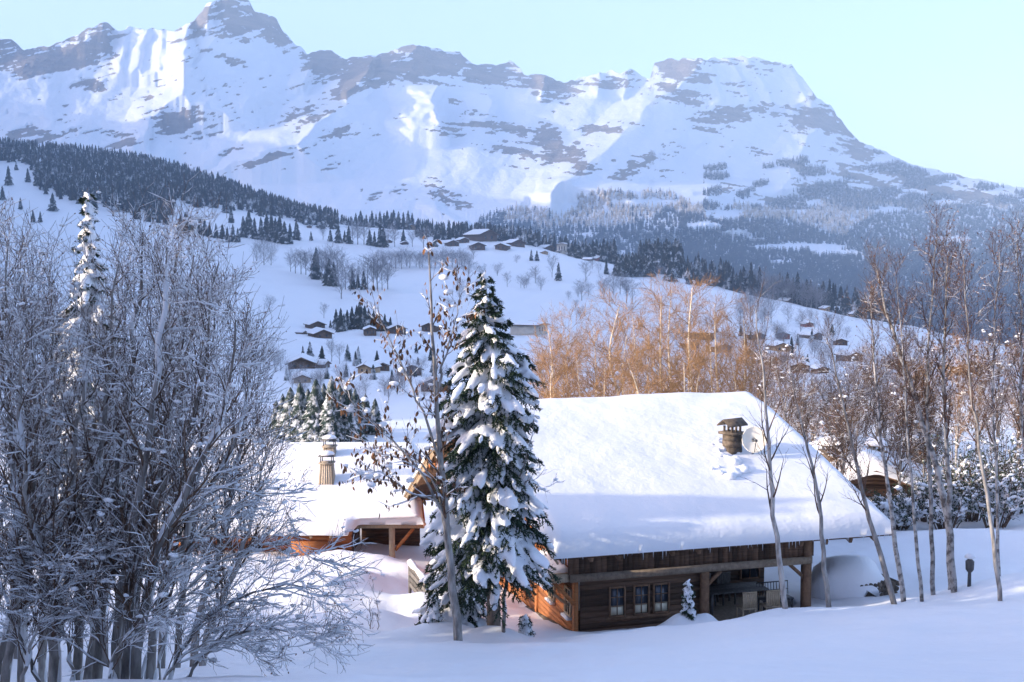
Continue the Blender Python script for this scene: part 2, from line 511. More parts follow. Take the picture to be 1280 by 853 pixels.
# the chalet stands in a dug-out level place
_ya = math.radians(15.53); _lx = (GX - 1.913) * math.cos(_ya) + (GY - 32.38) * math.sin(_ya); _ly = -(GX - 1.913) * math.sin(_ya) + (GY - 32.38) * math.cos(_ya)
_in = sstep(0.0, 0.25, _lx) * (1 - sstep(7.45, 7.75, _lx)) * sstep(0.05, 0.35, _ly) * (1 - sstep(13, 14, _ly))
GZ = GZ * (1 - _in) + np.minimum(GZ, -11.4) * _in
g = MB()
nr, nc = GX.shape
idx = np.arange(nr * nc).reshape(nr, nc)
_q = np.stack([idx[:-1, :-1], idx[:-1, 1:], idx[1:, 1:], idx[1:, :-1]], -1).reshape(-1, 4)
_q = _q[(np.abs(GX.ravel()[_q]) < 5600).all(1)]
g.add(np.stack([GX, GY, GZ], -1), _q)
ground = tag(g.build('snow_ground', M['snow'], smooth=True), 'snow covered ground falling from the foreground bank to the valley pastures', 'ground', kind='structure')
GPX, GPY = proj(np.stack([GX, GY, GZ], -1))
_vis = np.minimum.accumulate(GPY, 0)          # lowest image row reached so far, per column


def ground_z(x, y):
    px = CX + F * np.asarray(x, float) / np.asarray(y, float)
    i = np.clip(np.searchsorted(grows, y) - 1, 0, nr - 2); j = np.clip(np.searchsorted(gcols, px) - 1, 0, nc - 2)
    u = np.clip((y - grows[i]) / (grows[i + 1] - grows[i]), 0, 1); w = np.clip((px - gcols[j]) / (gcols[j + 1] - gcols[j]), 0, 1)
    return (GZ[i, j] * (1 - u) + GZ[i + 1, j] * u) * (1 - w) + (GZ[i, j + 1] * (1 - u) + GZ[i + 1, j + 1] * u) * w


def at_depth(px, D):
    """ground point on the vertical plane through column px at depth D"""
    x = (px - CX) / F * D * 1.0
    p = P(px, 400, D); x = p[0]
    return np.array([x, D, float(ground_z(x, D))])


def on_ground(px, py, Dmin=0.0):
    """the visible ground point at a picture position"""
    j = int(np.argmin(np.abs(gcols - px)))
    col = GPY[:, j]; m0 = 1e9
    for i in range(1, nr):
        if grows[i] < Dmin: continue
        if col[i - 1] >= py > col[i]:
            t = (col[i - 1] - py) / (col[i - 1] - col[i])
            D = grows[i - 1] * (1 - t) + grows[i] * t
            return at_depth(px, D)
    k = int(np.argmin(np.where(grows >= Dmin, col, 1e9)))
    return at_depth(px, grows[k])


# ------------------------------------------------------------------ the mountain range
SKY = np.array([(-400, 70), (-260, 58), (-120, 40), (-60, 45), (0, 50), (15, 49), (30, 62), (45, 62), (70, 55), (100, 42), (118, 32), (130, 29), (148, 40), (160, 34), (175, 36), (200, 36),
                (222, 38), (240, 28), (255, 9), (270, 0), (290, -3), (312, 2), (318, 15), (332, 17), (345, 22), (355, 42), (375, 58), (383, 68), (400, 61), (415, 62), (432, 75), (445, 72),
                (470, 68), (485, 66), (500, 58), (520, 55), (545, 60), (555, 66), (575, 66), (590, 79), (605, 81), (622, 82), (637, 76), (650, 85), (655, 93), (680, 94), (690, 98), (705, 106), (725, 98),
                (745, 92), (760, 88), (775, 90), (790, 85), (802, 96), (812, 98), (818, 80), (835, 74), (870, 72), (890, 74), (905, 72), (940, 71), (960, 76), (990, 80), (1005, 100),
                (1022, 122), (1040, 132), (1050, 150), (1062, 166), (1075, 176), (1110, 192), (1140, 206), (1170, 213), (1200, 220), (1230, 226), (1260, 232), (1280, 236), (1330, 250), (1450, 275), (1700, 300)])
mcol = np.concatenate([np.linspace(-400, -40, 40)[:-1], np.linspace(-40, 1310, 820), np.linspace(1315, 1700, 40)])
NF = 340
ry = np.interp(mcol, SKY[:, 0], SKY[:, 1])
ry += (fbm(mcol / 9, mcol * 0 + 3, 21, 3) - 0.5) * np.interp(mcol, [0, 1060, 1100, 1280], [7, 7, 4, 4])
v = np.linspace(0, 1, NF)[:, None]
Y0 = np.interp(mcol, [-60, 860, 1000, 1300], [400, 430, 470, 490])
MPY = Y0[None, :] + (ry - Y0)[None, :] * v                      # picture row of every vertex (bottom -> ridge)
MPX = np.broadcast_to(mcol[None, :], MPY.shape)
wR = sstep(680, 1250, MPX)
# rock bands: (x, y, rx, ry, tilt, strength)
ROCKS = [(228, 155, 42, 24, 0.0, 1.0), (115, 108, 20, 8, 0.2, .9), (20, 75, 50, 22, 0.1, .9), (90, 65, 42, 22, -.2, 1.0), (128, 50, 22, 18, -.1, 1.0), (300, 22, 50, 26, 0.1, .85), (345, 40, 22, 22, .7, 1.0),
         (250, 25, 12, 22, -.6, 1.0), (405, 80, 32, 22, .1, 1.0), (432, 110, 18, 22, -.9, 1.0), (470, 85, 48, 20, -.15, 1.0), (540, 78, 48, 22, .1, 1.0), (610, 92, 40, 16, .1, 1.0), (520, 100, 60, 5, .15, .9),
         (285, 75, 30, 7, .35, .9), (375, 150, 52, 16, -.3, .75), (330, 200, 52, 8, -.28, .85), (300, 185, 30, 5, -.3, .6), (420, 130, 45, 6, -.6, .7), (150, 168, 60, 6, .1, .5), (45, 168, 50, 9, 0.1, .7), (155, 178, 28, 7, -.15, .9),
         (615, 158, 58, 11, .05, .85), (690, 185, 24, 30, .6, 1.0), (720, 200, 24, 22, .5, 1.0), (645, 188, 40, 8, .2, .7), (760, 160, 44, 9, -.1, .85), (790, 212, 34, 10, -.5, .8), (690, 110, 40, 16, .2, .7), (575, 130, 30, 8, .4, .6),
         (560, 165, 30, 9, .2, .9), (770, 105, 30, 10, 0, .5), (850, 86, 38, 17, .1, .95), (850, 118, 36, 16, .6, .6), (900, 148, 50, 17, -.05, 1.0), (960, 140, 40, 12, .1, .6), (1015, 150, 46, 19, .05, 1.0), (1058, 158, 14, 16, .5, 1.0),
         (950, 190, 30, 6, .2, .6), (900, 182, 30, 4, .1, .5), (990, 205, 24, 8, .4, .6), (1075, 190, 24, 12, .5, .8), (1080, 225, 60, 16, .35, .8), (1160, 235, 60, 15, .25, .75), (1020, 240, 36, 14, .5, .75), (1230, 250, 60, 14, .15, .8),
         (1000, 255, 60, 8, .1, .6), (1090, 250, 30, 7, .1, .8), (920, 238, 45, 7, .1, .5), (1130, 215, 40, 5, .35, .7), (595, 185, 50, 6, .1, .4), (450, 165, 50, 8, 0, .35), (480, 240, 40, 9, -.1, .5), (560, 245, 34, 12, .4, .8), (670, 75, 8, 8, 0, .9)]
rock = np.zeros_like(MPY)
for (x0, y0, a, b_, tl, st) in ROCKS:
    dx = MPX - x0; dy = MPY - y0 - dx * tl
    e = np.sqrt((dx / a) ** 2 + (dy / b_) ** 2)
    rock = np.maximum(rock, st * np.clip(1.35 - e, 0, 1))
strata = fbm(MPX / 70, (MPY + 0.12 * MPX) / 5.0, 31, 4)
brk = fbm(MPX / 16, MPY / 9, 37, 5)
rdepth = MPY - ry[None, :]
rock = rock + 0.16 * (np.clip(1 - rdepth / 24, 0, 1)) * (MPX < 1080)
brk2 = fbm((MPX - .4 * MPY) / 7, (MPY + .15 * MPX) / 2.6, 39, 4)
tilt = np.interp(MPX, [0, 430, 560, 1300], [.30, .34, -.06, -.16])
strata2 = fbm(MPX / 46, (MPY + tilt * (MPX - 480)) / 3.4, 33, 4)
patchy = sstep(.46, .70, fbm(MPX / 60, (MPY + .2 * MPX) / 24, 83, 3))
rockm = sstep(0.45, 0.58, rock * 0.86 + 0.16 * np.clip(1 - rdepth / 70, 0, 1) * (MPX < 1080) + patchy * 0.24 * np.interp(MPY, [60, 230, 270], [1, .8, 0]) + (strata2 - .5) * 1.15 + (brk2 - .5) * 1.0 + (brk - .5) * 0.5 - 0.04)
# depth: steep where there is rock, gentler on the snow shelves
Dr = np.interp(mcol, [-400, 0, 290, 520, 700, 940, 1060, 1280, 1700], [3700, 4050, 4600, 5000, 5350, 5900, 6050, 6200, 6400])
DL = [np.interp(MPY, [150, 200, 250, 290, 330, 400, 490], q) for q in ([3950, 3880, 3650, 3200, 2700, 2100, 1800], [5700, 5550, 5100, 4300, 3500, 2450, 1850])]
Dlow = DL[0] * (1 - wR) + DL[1] * wR
ry_s = ry.copy()
for _ in range(3): ry_s = blur(np.stack([ry_s, ry_s]), 26, 1)[0]
U = np.clip((262 - MPY) / (262 - ry_s)[None, :], 0, 1.4)
kk_ = np.argmin(np.abs(MPY - 262), 0)
D260 = Dlow[kk_, np.arange(len(mcol))]
for _ in range(2): D260 = blur(np.stack([D260, D260]), 20, 1)[0]
Dr = np.minimum(Dr, D260 + 9.5 * (262 - ry_s))
MD = np.where(MPY < 262, D260[None, :] + (Dr - D260)[None, :] * (0.55 * U + 0.45 * U ** 1.5), Dlow - Dlow[kk_, np.arange(len(mcol))][None, :] + D260[None, :])
amp = np.interp(MPY, [0, 200, 250, 300, 420], [105, 105, 80, 50, 30])
spur = ridged((MPX + 0.75 * (MPY - 150)) / 105, (MPY - 0.2 * MPX) / 85, 41, 2) - 0.55
MD = MD - amp * 0.5 * spur
MD = MD + (fbm(MPX / 46, MPY / 40, 53, 2) - .5) * 75 + (fbm((MPX - .3 * MPY) / 15, (MPY + .3 * MPX) / 13, 47, 3) - 0.5) * 34 * np.clip(rockm + 0.5, 0, 1)
MD = MD + (rockm - .3) * 6
# spurs whose left flank catches the sun: (x at top, y top, x at bottom, y bottom, width left, width right, forward)
SPURS = [(520, 58, 325, 215, 70, 130, 150), (885, 74, 690, 240, 50, 120, 110), (1030, 125, 985, 235, 40, 60, 70), (290, 0, 215, 150, 60, 120, 120), (240, 34, 236, 94, 118, 9, 95), (160, 36, 150, 88, 15, 6, 22), (182, 38, 174, 88, 15, 6, 22), (206, 38, 198, 88, 14, 6, 22), (228, 60, 228, 96, 20, 8, 30), (264, -5, 262, 30, 24, 8, 90), (390, 86, 384, 106, 26, 8, 90), (128, 30, 120, 62, 40, 10, 90),
         (545, 115, 550, 172, 62, 10, 190), (612, 128, 606, 148, 34, 8, 100), (462, 78, 452, 116, 42, 10, 150), (684, 94, 676, 118, 26, 8, 80), (757, 88, 752, 112, 30, 6, 70), (794, 85, 778, 115, 26, 6, 70),
         (1000, 76, 1024, 130, 158, 10, 118), (884, 73, 900, 120, 14, 6, 26), (910, 71, 936, 122, 14, 6, 26), (932, 71, 962, 124, 16, 6, 28), (986, 80, 1012, 128, 14, 6, 24), (872, 72, 860, 100, 52, 30, 55), (712, 232, 690, 268, 40, 10, 130), (650, 255, 640, 275, 26, 8, 80), (545, 262, 590, 290, 24, 10, 90),
         (880, 240, 900, 290, 190, 90, 330), (1010, 262, 1020, 285, 110, 60, 160), (190, 165, 180, 185, 34, 8, 80)]
for (xt, yt, xb, yb, wl, wr, am) in SPURS:
    xc = np.interp(MPY, [yt, yb], [xt, xb]) + (fbm(MPX / 34 + xt, MPY / 22, 57, 3) - .5) * min(26, wl); dx = MPX - xc
    tent = np.where(dx < 0, 1 + dx / wl, 1 - dx / wr).clip(0, 1)
    fade = sstep(yt - 14, yt, MPY) * (1 - sstep(yb, yb + 16, MPY))
    MD = MD - am * (1.5 if yt < 200 else 1.0) * tent * fade
for i in range(1, NF):                                          # never overhanging
    MD[i] = np.maximum(MD[i], MD[i - 1] + 0.6)
MV = P(MPX, MPY, MD)
# the far side, going down behind the ridge
back = []
for k, (dd, dz) in enumerate(((60, -25), (220, -160), (450, -420), (800, -1000))):
    q = MV[-1].copy(); q[:, 1] += dd; q[:, 2] += dz; q[:, 0] *= (1 + dd / 5200.0); back.append(q)
MV = np.concatenate([MV, np.array(back)], 0)
rk = np.concatenate([rockm, np.zeros((4, len(mcol)))], 0)
nm, ncm = MV.shape[:2]
idx = np.arange(nm * ncm).reshape(nm, ncm)


def mountain_mat():
    m, nt, b = new_mat('mountain_snow_and_rock')
    a = N(nt, 'ShaderNodeAttribute', attribute_name='tint')
    p = posvec(nt)
    n1 = noise(nt, p, 0.012, 8.0, 0.65); n2 = noise(nt, p, 0.05, 6.0, 0.6)
    mp = N(nt, 'ShaderNodeMapping'); mp.inputs['Scale'].default_value = (0.006, 0.006, 0.045)
    nt.links.new(p, mp.inputs[0]); st = noise(nt, mp.outputs[0], 1.0, 5.0, 0.6)
    ns = mth(nt, 'ADD', mth(nt, 'MULTIPLY', mth(nt, 'SUBTRACT', n1, 0.5), 1.3), mth(nt, 'ADD', mth(nt, 'MULTIPLY', mth(nt, 'SUBTRACT', st, 0.5), 1.7), mth(nt, 'MULTIPLY', mth(nt, 'SUBTRACT', n2, 0.5), 0.9)))
    g = mth(nt, 'ADD', mth(nt, 'MULTIPLY', a.outputs['Fac'], 0.78), mth(nt, 'MULTIPLY', ns, mth(nt, 'ADD', mth(nt, 'MULTIPLY', a.outputs['Fac'], 0.75), 0.3)))
    fac = ramp(nt, g, 0.34, 0.48)
    rockc = mixc(nt, ramp(nt, st, 0.35, 0.65), (0.15, 0.125, 0.105), (0.34, 0.27, 0.205))
    rockc = mixc(nt, ramp(nt, n2, 0.3, 0.8), rockc, (0.22, 0.19, 0.165))
    nt.links.new(mixc(nt, fac, SNOW, rockc), b.inputs['Base Color'])
    b.inputs['Roughness'].default_value = 0.85; b.inputs['Specular IOR Level'].default_value = 0.1
    bump(nt, b, mth(nt, 'MULTIPLY', n1, mth(nt, 'ADD', fac, 0.55)), 0.6, 30.0)
    return m


g = MB()
g.add(MV, np.stack([idx[:-1, :-1], idx[:-1, 1:], idx[1:, 1:], idx[1:, :-1]], -1).reshape(-1, 4), rk.reshape(-1))
tag(g.build('mountain', mountain_mat(), smooth=True), 'snowy mountain range with grey rock bands and sunlit summits', 'mountain', kind='structure')


def on_mountain(px, py):
    px = np.asarray(px, float); py = np.asarray(py, float)
    j = np.clip(np.searchsorted(mcol, px) - 1, 0, len(mcol) - 2)
    vv = (py - Y0[j]) / (ry[j] - Y0[j])
    i = np.clip((vv * (NF - 1)).astype(int), 0, NF - 1)
    return MV[i, j]


# an unseen range added on the left to keep sun off the lower slopes
LR = np.array([(-2700, 2250, 1000), (-3100, 2950, 1045), (-3550, 3500, 1130), (-4050, 4100, 1250), (-4550, 4700, 1400), (-5200, 5500, 1500), (-5600, 6200, 1300)])
tt = np.linspace(0, 1, 160); kk = np.linspace(0, 1, len(LR))
LRx, LRy, LRz = (np.interp(tt, kk, LR[:, i]) for i in range(3))
LRz = LRz + (ridged(tt * 9, tt * 0 + 2, 61, 4) - 0.6) * np.interp(tt, [0, .17, .35, 1], [40, 60, 380, 420])
cross = np.linspace(-1, 1, 41)
off = cross[:, None] * 1500
VX = LRx[None] + off * 0.8; VY = LRy[None] + off * 0.6
VZ = LRz[None] * (1 - np.abs(cross[:, None]) ** 0.9) - 250 * np.abs(cross[:, None]) + (fbm(VX / 300, VY / 300, 66, 4) - .5) * 220 * (np.abs(cross[:, None]) > 0.02)
g = MB(); idx = np.arange(VX.size).reshape(VX.shape)
g.add(np.stack([VX, VY, VZ], -1), np.stack([idx[:-1, :-1], idx[:-1, 1:], idx[1:, 1:], idx[1:, :-1]], -1).reshape(-1, 4), (ridged(VX / 200, VY / 200, 9, 4) > 0.75).astype(float).reshape(-1))
tag(g.build('mountain', bpy.data.materials['mountain_snow_and_rock'], smooth=True), 'unseen snowy range added left of the valley to shade the slopes', 'mountain', kind='structure')

# ------------------------------------------------------------------ world, sun, air
def mixm(nt, src, c):
    m = N(nt, 'ShaderNodeMix', data_type='RGBA', blend_type='MULTIPLY'); m.inputs[0].default_value = 1.0
    nt.links.new(src, m.inputs[6]); m.inputs[7].default_value = (*c, 1); return m.outputs[2]


w = bpy.data.worlds.new('World'); sc.world = w; w.use_nodes = True
nt = w.node_tree; nt.nodes.clear()
wo = nt.nodes.new('ShaderNodeOutputWorld'); bg = nt.nodes.new('ShaderNodeBackground'); sk = nt.nodes.new('ShaderNodeTexSky')
sk.sky_type = 'NISHITA'; sk.sun_disc = False; sk.sun_elevation = SUN_EL
SUNV = Vector((-math.cos(SUN_EL) * math.cos(SUN_A), -math.cos(SUN_EL) * math.sin(SUN_A), math.sin(SUN_EL)))
sk.sun_rotation = math.atan2(SUNV.x, SUNV.y)
sk.altitude = 1000; sk.air_density = 1.0; sk.dust_density = 5.0; sk.ozone_density = 3.0
bg.inputs[1].default_value = 0.15
nt.links.new(mixm(nt, sk.outputs[0], (1.17, 0.985, 0.99)), bg.inputs[0]); nt.links.new(bg.outputs[0], wo.inputs[0])
sl = bpy.data.lights.new('sun', 'SUN'); sl.energy = 2.15; sl.angle = math.radians(0.5); sl.color = (1.0, 0.86, 0.67)
so = bpy.data.objects.new('sun', sl); COL.objects.link(so)
so.rotation_euler = SUNV.to_track_quat('Z', 'Y').to_euler()

HAZE = 1.25e-4
if HAZE > 0:
    h = MB(); h.box((-6800, -160, -420), (6200, 7300, 2300))
    hm = bpy.data.materials.new('haze'); hm.use_nodes = True
    nt = hm.node_tree; nt.nodes.clear()
    ho = nt.nodes.new('ShaderNodeOutputMaterial'); hv = nt.nodes.new('ShaderNodeVolumePrincipled')
    hv.inputs['Color'].default_value = (0.60, 0.79, 1.0, 1); hv.inputs['Density'].default_value = HAZE
    nt.links.new(hv.outputs[0], ho.inputs['Volume'])
    tag(h.build('haze', hm), 'thin blue winter haze in the valley air', 'haze', kind='stuff')

sc.render.engine = 'CYCLES'
sc.cycles.use_denoising = True
sc.cycles.max_bounces = 5; sc.cycles.diffuse_bounces = 3; sc.cycles.glossy_bounces = 2; sc.cycles.volume_bounces = 1
sc.cycles.transparent_max_bounces = 4
vs = sc.view_settings
vs.view_transform = 'Standard'; vs.look = 'None'; vs.exposure = 1.86; vs.gamma = 1; vs.use_curve_mapping = False

# ------------------------------------------------------------------ buildings close by
def slab(mb, a, b, c, d, th, tint=0.5):
    """a flat slab with top corners a b c d and thickness th downwards"""
    t = np.array([a, b, c, d], float); lo = t - np.array([0, 0, th])
    mb.add(np.concatenate([lo, t]), [(0, 3, 2, 1), (4, 5, 6, 7), (0, 1, 5, 4), (1, 2, 6, 5), (2, 3, 7, 6), (3, 0, 4, 7)], tint)


def snow_sheet(base, th, r, seed, lift=0.0, amp=0.12, sc_=1.6, sag=0.1):
    """a blanket of snow over a grid of base points (nv, nu, 3), rounded at its edges"""
    nv_, nu_ = base.shape[:2]
    dv = np.linalg.norm(np.diff(base, axis=0), axis=-1); du = np.linalg.norm(np.diff(base, axis=1), axis=-1)
    cv = np.concatenate([np.zeros((1, nu_)), np.cumsum(dv, 0)], 0); cu = np.concatenate([np.zeros((nv_, 1)), np.cumsum(du, 1)], 1)
    d = np.minimum(np.minimum(cv, cv[-1:] - cv), np.minimum(cu, cu[:, -1:] - cu))
    k = np.sqrt(np.clip(1 - (1 - np.clip(d / r, 0, 1)) ** 2, 0, 1))
    nz = (fbm(base[..., 0] / sc_ + seed, base[..., 1] / sc_, seed, 4) - 0.5) * amp * 2 + (fbm(base[..., 0] / (sc_ * 3.1), base[..., 1] / (sc_ * 3.1), seed + 5, 2) - .5) * amp * 2.5
    top = base.copy(); top[..., 2] += lift + k * (th + nz)
    # a ragged lip that hangs a little under the edge
    cen = base.mean((0, 1)); e = d < 1e-6
    lip = (vnoise(cu * 2.3 + cv * 2.3, cu * 0, seed + 9)) * sag
    top[..., 2] -= e * lip
    m = MB(); idx = np.arange(nv_ * nu_).reshape(nv_, nu_)
    m.add(top, np.stack([idx[:-1, :-1], idx[:-1, 1:], idx[1:, 1:], idx[1:, :-1]], -1).reshape(-1, 4))
    bot = base.copy(); bot[..., 2] += lift - sag * 0.6 - 0.01
    ring = np.concatenate([idx[0, :], idx[1:, -1], idx[-1, -2::-1], idx[-2:0:-1, 0]])
    n0 = m.n; m.add(bot.reshape(-1, 3)[ring], np.array([[0, 1, 2]]))
    m.f3.pop(); L = len(ring); i = np.arange(L)
    m.f4.append(np.stack([ring[i], n0 + i, n0 + (i + 1) % L, ring[(i + 1) % L]], -1))
    return m


def grid(u, v, f):
    U, V = np.meshgrid(u, v); return np.stack(f(U, V), -1)


def planks(mb, M4, x0, x1, z0, z1, rnd, h=0.17, th=0.05, clip=None):
    """horizontal boards in the plane of M4 (x along, z up, y into the wall)"""
    z = z0
    while z < z1 - 0.01:
        zz = min(z + h, z1)
        a, b = (x0, x1) if clip is None else clip(0.5 * (z + zz))
        if b - a > 0.05:
            cuts = [a]
            while b - cuts[-1] > 5.2: cuts.append(cuts[-1] + rnd.uniform(2.4, 4.6))
            cuts.append(b)
            for c0, c1 in zip(cuts[:-1], cuts[1:]):
                j = rnd.uniform(0, 0.012)
                mb.box((c0 + 0.002, -j, z + 0.005), (c1 - 0.002, th, zz - 0.004), M4, rnd.uniform(0, 1))
        z = zz


def window(parent, M4, w, h, cols, rows, frame_mat, curtain=0.35, fw=0.05, wins='window'):
    m = MB()
    m.box((-w / 2 - fw, -0.055, -fw), (-w / 2, 0.02, h + fw), M4); m.box((w / 2, -0.055, -fw), (w / 2 + fw, 0.02, h + fw), M4)
    m.box((-w / 2, -0.055, -fw), (w / 2, 0.02, 0), M4); m.box((-w / 2, -0.055, h), (w / 2, 0.02, h + fw), M4)
    for k in range(1, cols): m.box((-w / 2 + w * k / cols - 0.011, -0.04, 0), (-w / 2 + w * k / cols + 0.011, -0.012, h), M4)
    for k in range(1, rows):
        for c in range(cols):
            m.box((-w / 2 + w * c / cols + 0.012, -0.036, h * k / rows - 0.011), (-w / 2 + w * (c + 1) / cols - 0.012, -0.014, h * k / rows + 0.011), M4)
    o = m.build(wins, frame_mat, parent)
    MB().box((-w / 2, -0.008, 0), (w / 2, 0.0, h), M4).build('pane', M['window_glass'], o)
    if curtain:
        MB().box((-w / 2 + 0.015, -0.011, 0.01), (w / 2 - 0.015, -0.0085, h * curtain), M4).build('curtain', M['curtain'], o)
    return o


def T(x, y, z, rz=0.0):
    return np.array(Matrix.Translation((x, y, z)) @ Matrix.Rotation(rz, 4, 'Z'))


# ---- the large chalet
rnd = RES(5)
WC = np.array([1.913, 32.38, -11.05]); YAW = math.radians(15.53)
ch = empty('chalet', WC, YAW, 'large dark timber chalet with thick smooth snow roof behind the tall spruce', 'chalet')
RW = np.array(Matrix.Rotation(YAW, 3, 'Z'))


def loc2w(p): return np.asarray(p, float) @ RW.T + WC
def w2loc(p): return (np.asarray(p, float) - WC) @ RW


EY, EZ, RY, RZ, BY, BZ = -0.62, 2.72, 8.66, 5.78, 15.4, 1.2
XR = 10.25
fslope = (RZ - EZ) / (RY - EY); bslope = (BZ - RZ) / (BY - RY)


def roofz(y): return np.where(y < RY, EZ + (y - EY) * fslope, RZ + (y - RY) * bslope)
def xleft(y): return np.interp(y, [EY, RY, BY], [-0.9, -1.75, -2.5])


Mf = T(0, 0, 0)                                 # long wall, faces the camera
Ml = T(0, 0, 0, -math.pi / 2)                   # gable wall, faces left: local x of the panel = -y
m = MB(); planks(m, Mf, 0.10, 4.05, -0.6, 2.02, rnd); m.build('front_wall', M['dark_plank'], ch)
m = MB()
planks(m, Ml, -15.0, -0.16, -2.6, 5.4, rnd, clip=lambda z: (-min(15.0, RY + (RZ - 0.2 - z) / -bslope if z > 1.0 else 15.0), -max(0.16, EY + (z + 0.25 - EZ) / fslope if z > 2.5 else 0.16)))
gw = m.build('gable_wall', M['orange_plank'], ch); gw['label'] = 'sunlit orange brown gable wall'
for y_ in (0.02, 3.9, 7.6):                      # uprights on the gable wall
    MB().box((-0.075, y_ + 0.0, -2.4), (0.05, y_ + 0.18, 2.3), None, rnd.uniform(0, 1)).build('wall_post', M['orange_plank'], ch)
m = MB(); m.add([(-.10, 0.0, -2.6), (-.10, 15, -2.6), (-.10, 15, -1.9), (-.10, 0.0, .16), (.06, 0.0, -2.6), (.06, 15, -2.6), (.06, 15, -1.9), (.06, 0.0, .16)],
                [(0, 1, 2, 3), (7, 6, 5, 4), (0, 4, 5, 1), (1, 5, 6, 2), (2, 6, 7, 3), (3, 7, 4, 0)])
m.build('stone_footing', M['stone'], ch)
# porch: side wall, back wall, deck, right gable wall
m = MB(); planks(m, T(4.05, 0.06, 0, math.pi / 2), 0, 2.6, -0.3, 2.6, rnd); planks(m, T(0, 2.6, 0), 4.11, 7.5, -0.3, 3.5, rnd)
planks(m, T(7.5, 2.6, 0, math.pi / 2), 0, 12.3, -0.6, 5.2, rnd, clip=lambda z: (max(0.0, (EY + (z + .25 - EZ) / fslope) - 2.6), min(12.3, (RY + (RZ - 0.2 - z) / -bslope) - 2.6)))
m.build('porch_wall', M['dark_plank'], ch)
MB().box((0.02, 0.07, -0.12), (7.7, 2.58, -0.01)).build('porch_deck', M['grey_beam'], ch)
m = MB(); m.box((-0.25, -0.14, 1.74), (7.68, 0.0, 1.97)); m.build('eave_beam', M['grey_beam'], ch)
m = MB(); x = -0.3
while x < 7.7:
    w_ = rnd.uniform(0.14, 0.2); m.box((x, -0.09, 1.972), (x + w_ - 0.008, -0.05, 2.69), None, rnd.uniform(0, 1)); x += w_
m.build('fascia_boards', M['dark_plank'], ch)
for x in (4.05, 7.52):
    MB().box((x - 0.12, -0.17, -0.4), (x + 0.12, 0.07, 1.738)).build('porch_post', M['brown_beam'], ch)
MB().box((7.40, -0.16, 1.972), (7.64, 0.06, 2.69)).build('porch_post', M['brown_beam'], ch)
for (a, b) in (((4.05, -0.06, 1.25), (4.6, -0.06, 1.73)), ((7.5, -0.06, 1.25), (6.95, -0.06, 1.73))):
    MB().bar(a, b, 0.1, 0.1).build('brace', M['brown_beam'], ch)
# roof boards, rafters, bargeboards
m = MB()
slab(m, (xleft(EY), EY, EZ), (XR, EY, EZ), (XR, RY, RZ), (xleft(RY), RY, RZ), 0.14)
slab(m, (xleft(RY), RY + .002, RZ), (XR, RY + .002, RZ), (XR, BY, BZ), (xleft(BY), BY, BZ), 0.14)
roof = m.build('roof', M['dark_plank'], ch)
for x in np.arange(-0.6, 10.1, 0.85):
    MB().bar((x, EY + 0.04, EZ - 0.22), (x, RY if x > 7.7 else 0.4, float(roofz(RY if x > 7.7 else 0.4)) - 0.22), 0.1, 0.15, rnd.uniform(0, 1)).build('rafter', M['brown_beam'], roof)
m = MB()
for k in range(5):                              # shingle courses showing at the near gable edge
    o = 0.05 + 0.045 * k
    m.bar((xleft(EY) - 0.03 + o * .6, EY, EZ - 0.02 - o), (xleft(RY) - 0.03 + o * .6, RY, RZ - 0.02 - o), 0.05, 0.042, rnd.uniform(0, 1))
    m.bar((xleft(RY) - 0.03 + o * .6, RY, RZ - 0.02 - o), (xleft(BY) - 0.03 + o * .6, BY, BZ - 0.02 - o), 0.05, 0.042, rnd.uniform(0, 1))
m.build('shingle_edge', M['light_wood'], roof)
MB().bar((XR + 0.03, EY, EZ - 0.1), (XR + 0.03, RY, RZ - 0.1), 0.05, 0.2).build('bargeboard', M['brown_beam'], roof)
for y_ in (8.5, 12.0): MB().bar((xleft(y_) + 0.1, y_, float(roofz(y_)) - 0.3), (0.2, y_, float(roofz(y_)) - 0.3), 0.2, 0.22).build('purlin', M['orange_plank'], ch)
MB().bar((-0.75, 0.05, 1.86), (-0.26, 0.05, 1.86), 0.2, 0.24).build('purlin', M['light_wood'], ch)
MB().bar((-0.7, 0.05, 1.73), (-0.08, 0.05, 1.05), 0.1, 0.12).build('brace', M['orange_plank'], ch)
vy = np.concatenate([EY - 0.10 + (RY - EY + 0.1) * np.linspace(0, 1, 56) ** 1.3, RY + (BY - RY) * np.linspace(0.03, 1, 20)])
base = grid(np.concatenate([np.linspace(0, 0.05, 10)[:-1], np.linspace(0.05, 0.95, 70), np.linspace(0.95, 1, 10)[1:]]), vy, lambda U, V: (xleft(V) - 0.05 + U * (XR + 0.1 - xleft(V)), V, roofz(V) + 0.004))
base[..., 2] -= 0.16 * np.exp(-((vy[:, None] - RY) / 0.9) ** 2)       # the snow softens the ridge
s = snow_sheet(base, 0.46, 0.5, 11, amp=0.075, sc_=2.2, sag=.06)
rs = s.build('roof_snow', M['snow'], roof, smooth=True)
# icicles along the eave
m = MB(); xi = rnd.uniform(-0.8, 10.1, 70); Li = rnd.uniform(0.05, 0.28, 70) * (rnd.random(70) < 0.75)
m.tubes(np.stack([np.stack([xi, np.full(70, EY - 0.05), np.full(70, EZ - 0.03)], -1), np.stack([xi, np.full(70, EY - 0.05), EZ - 0.05 - Li], -1)], 1), np.tile([0.014, 0.002], (70, 1)), 4)
m.build('icicles', M['ice'], roof)
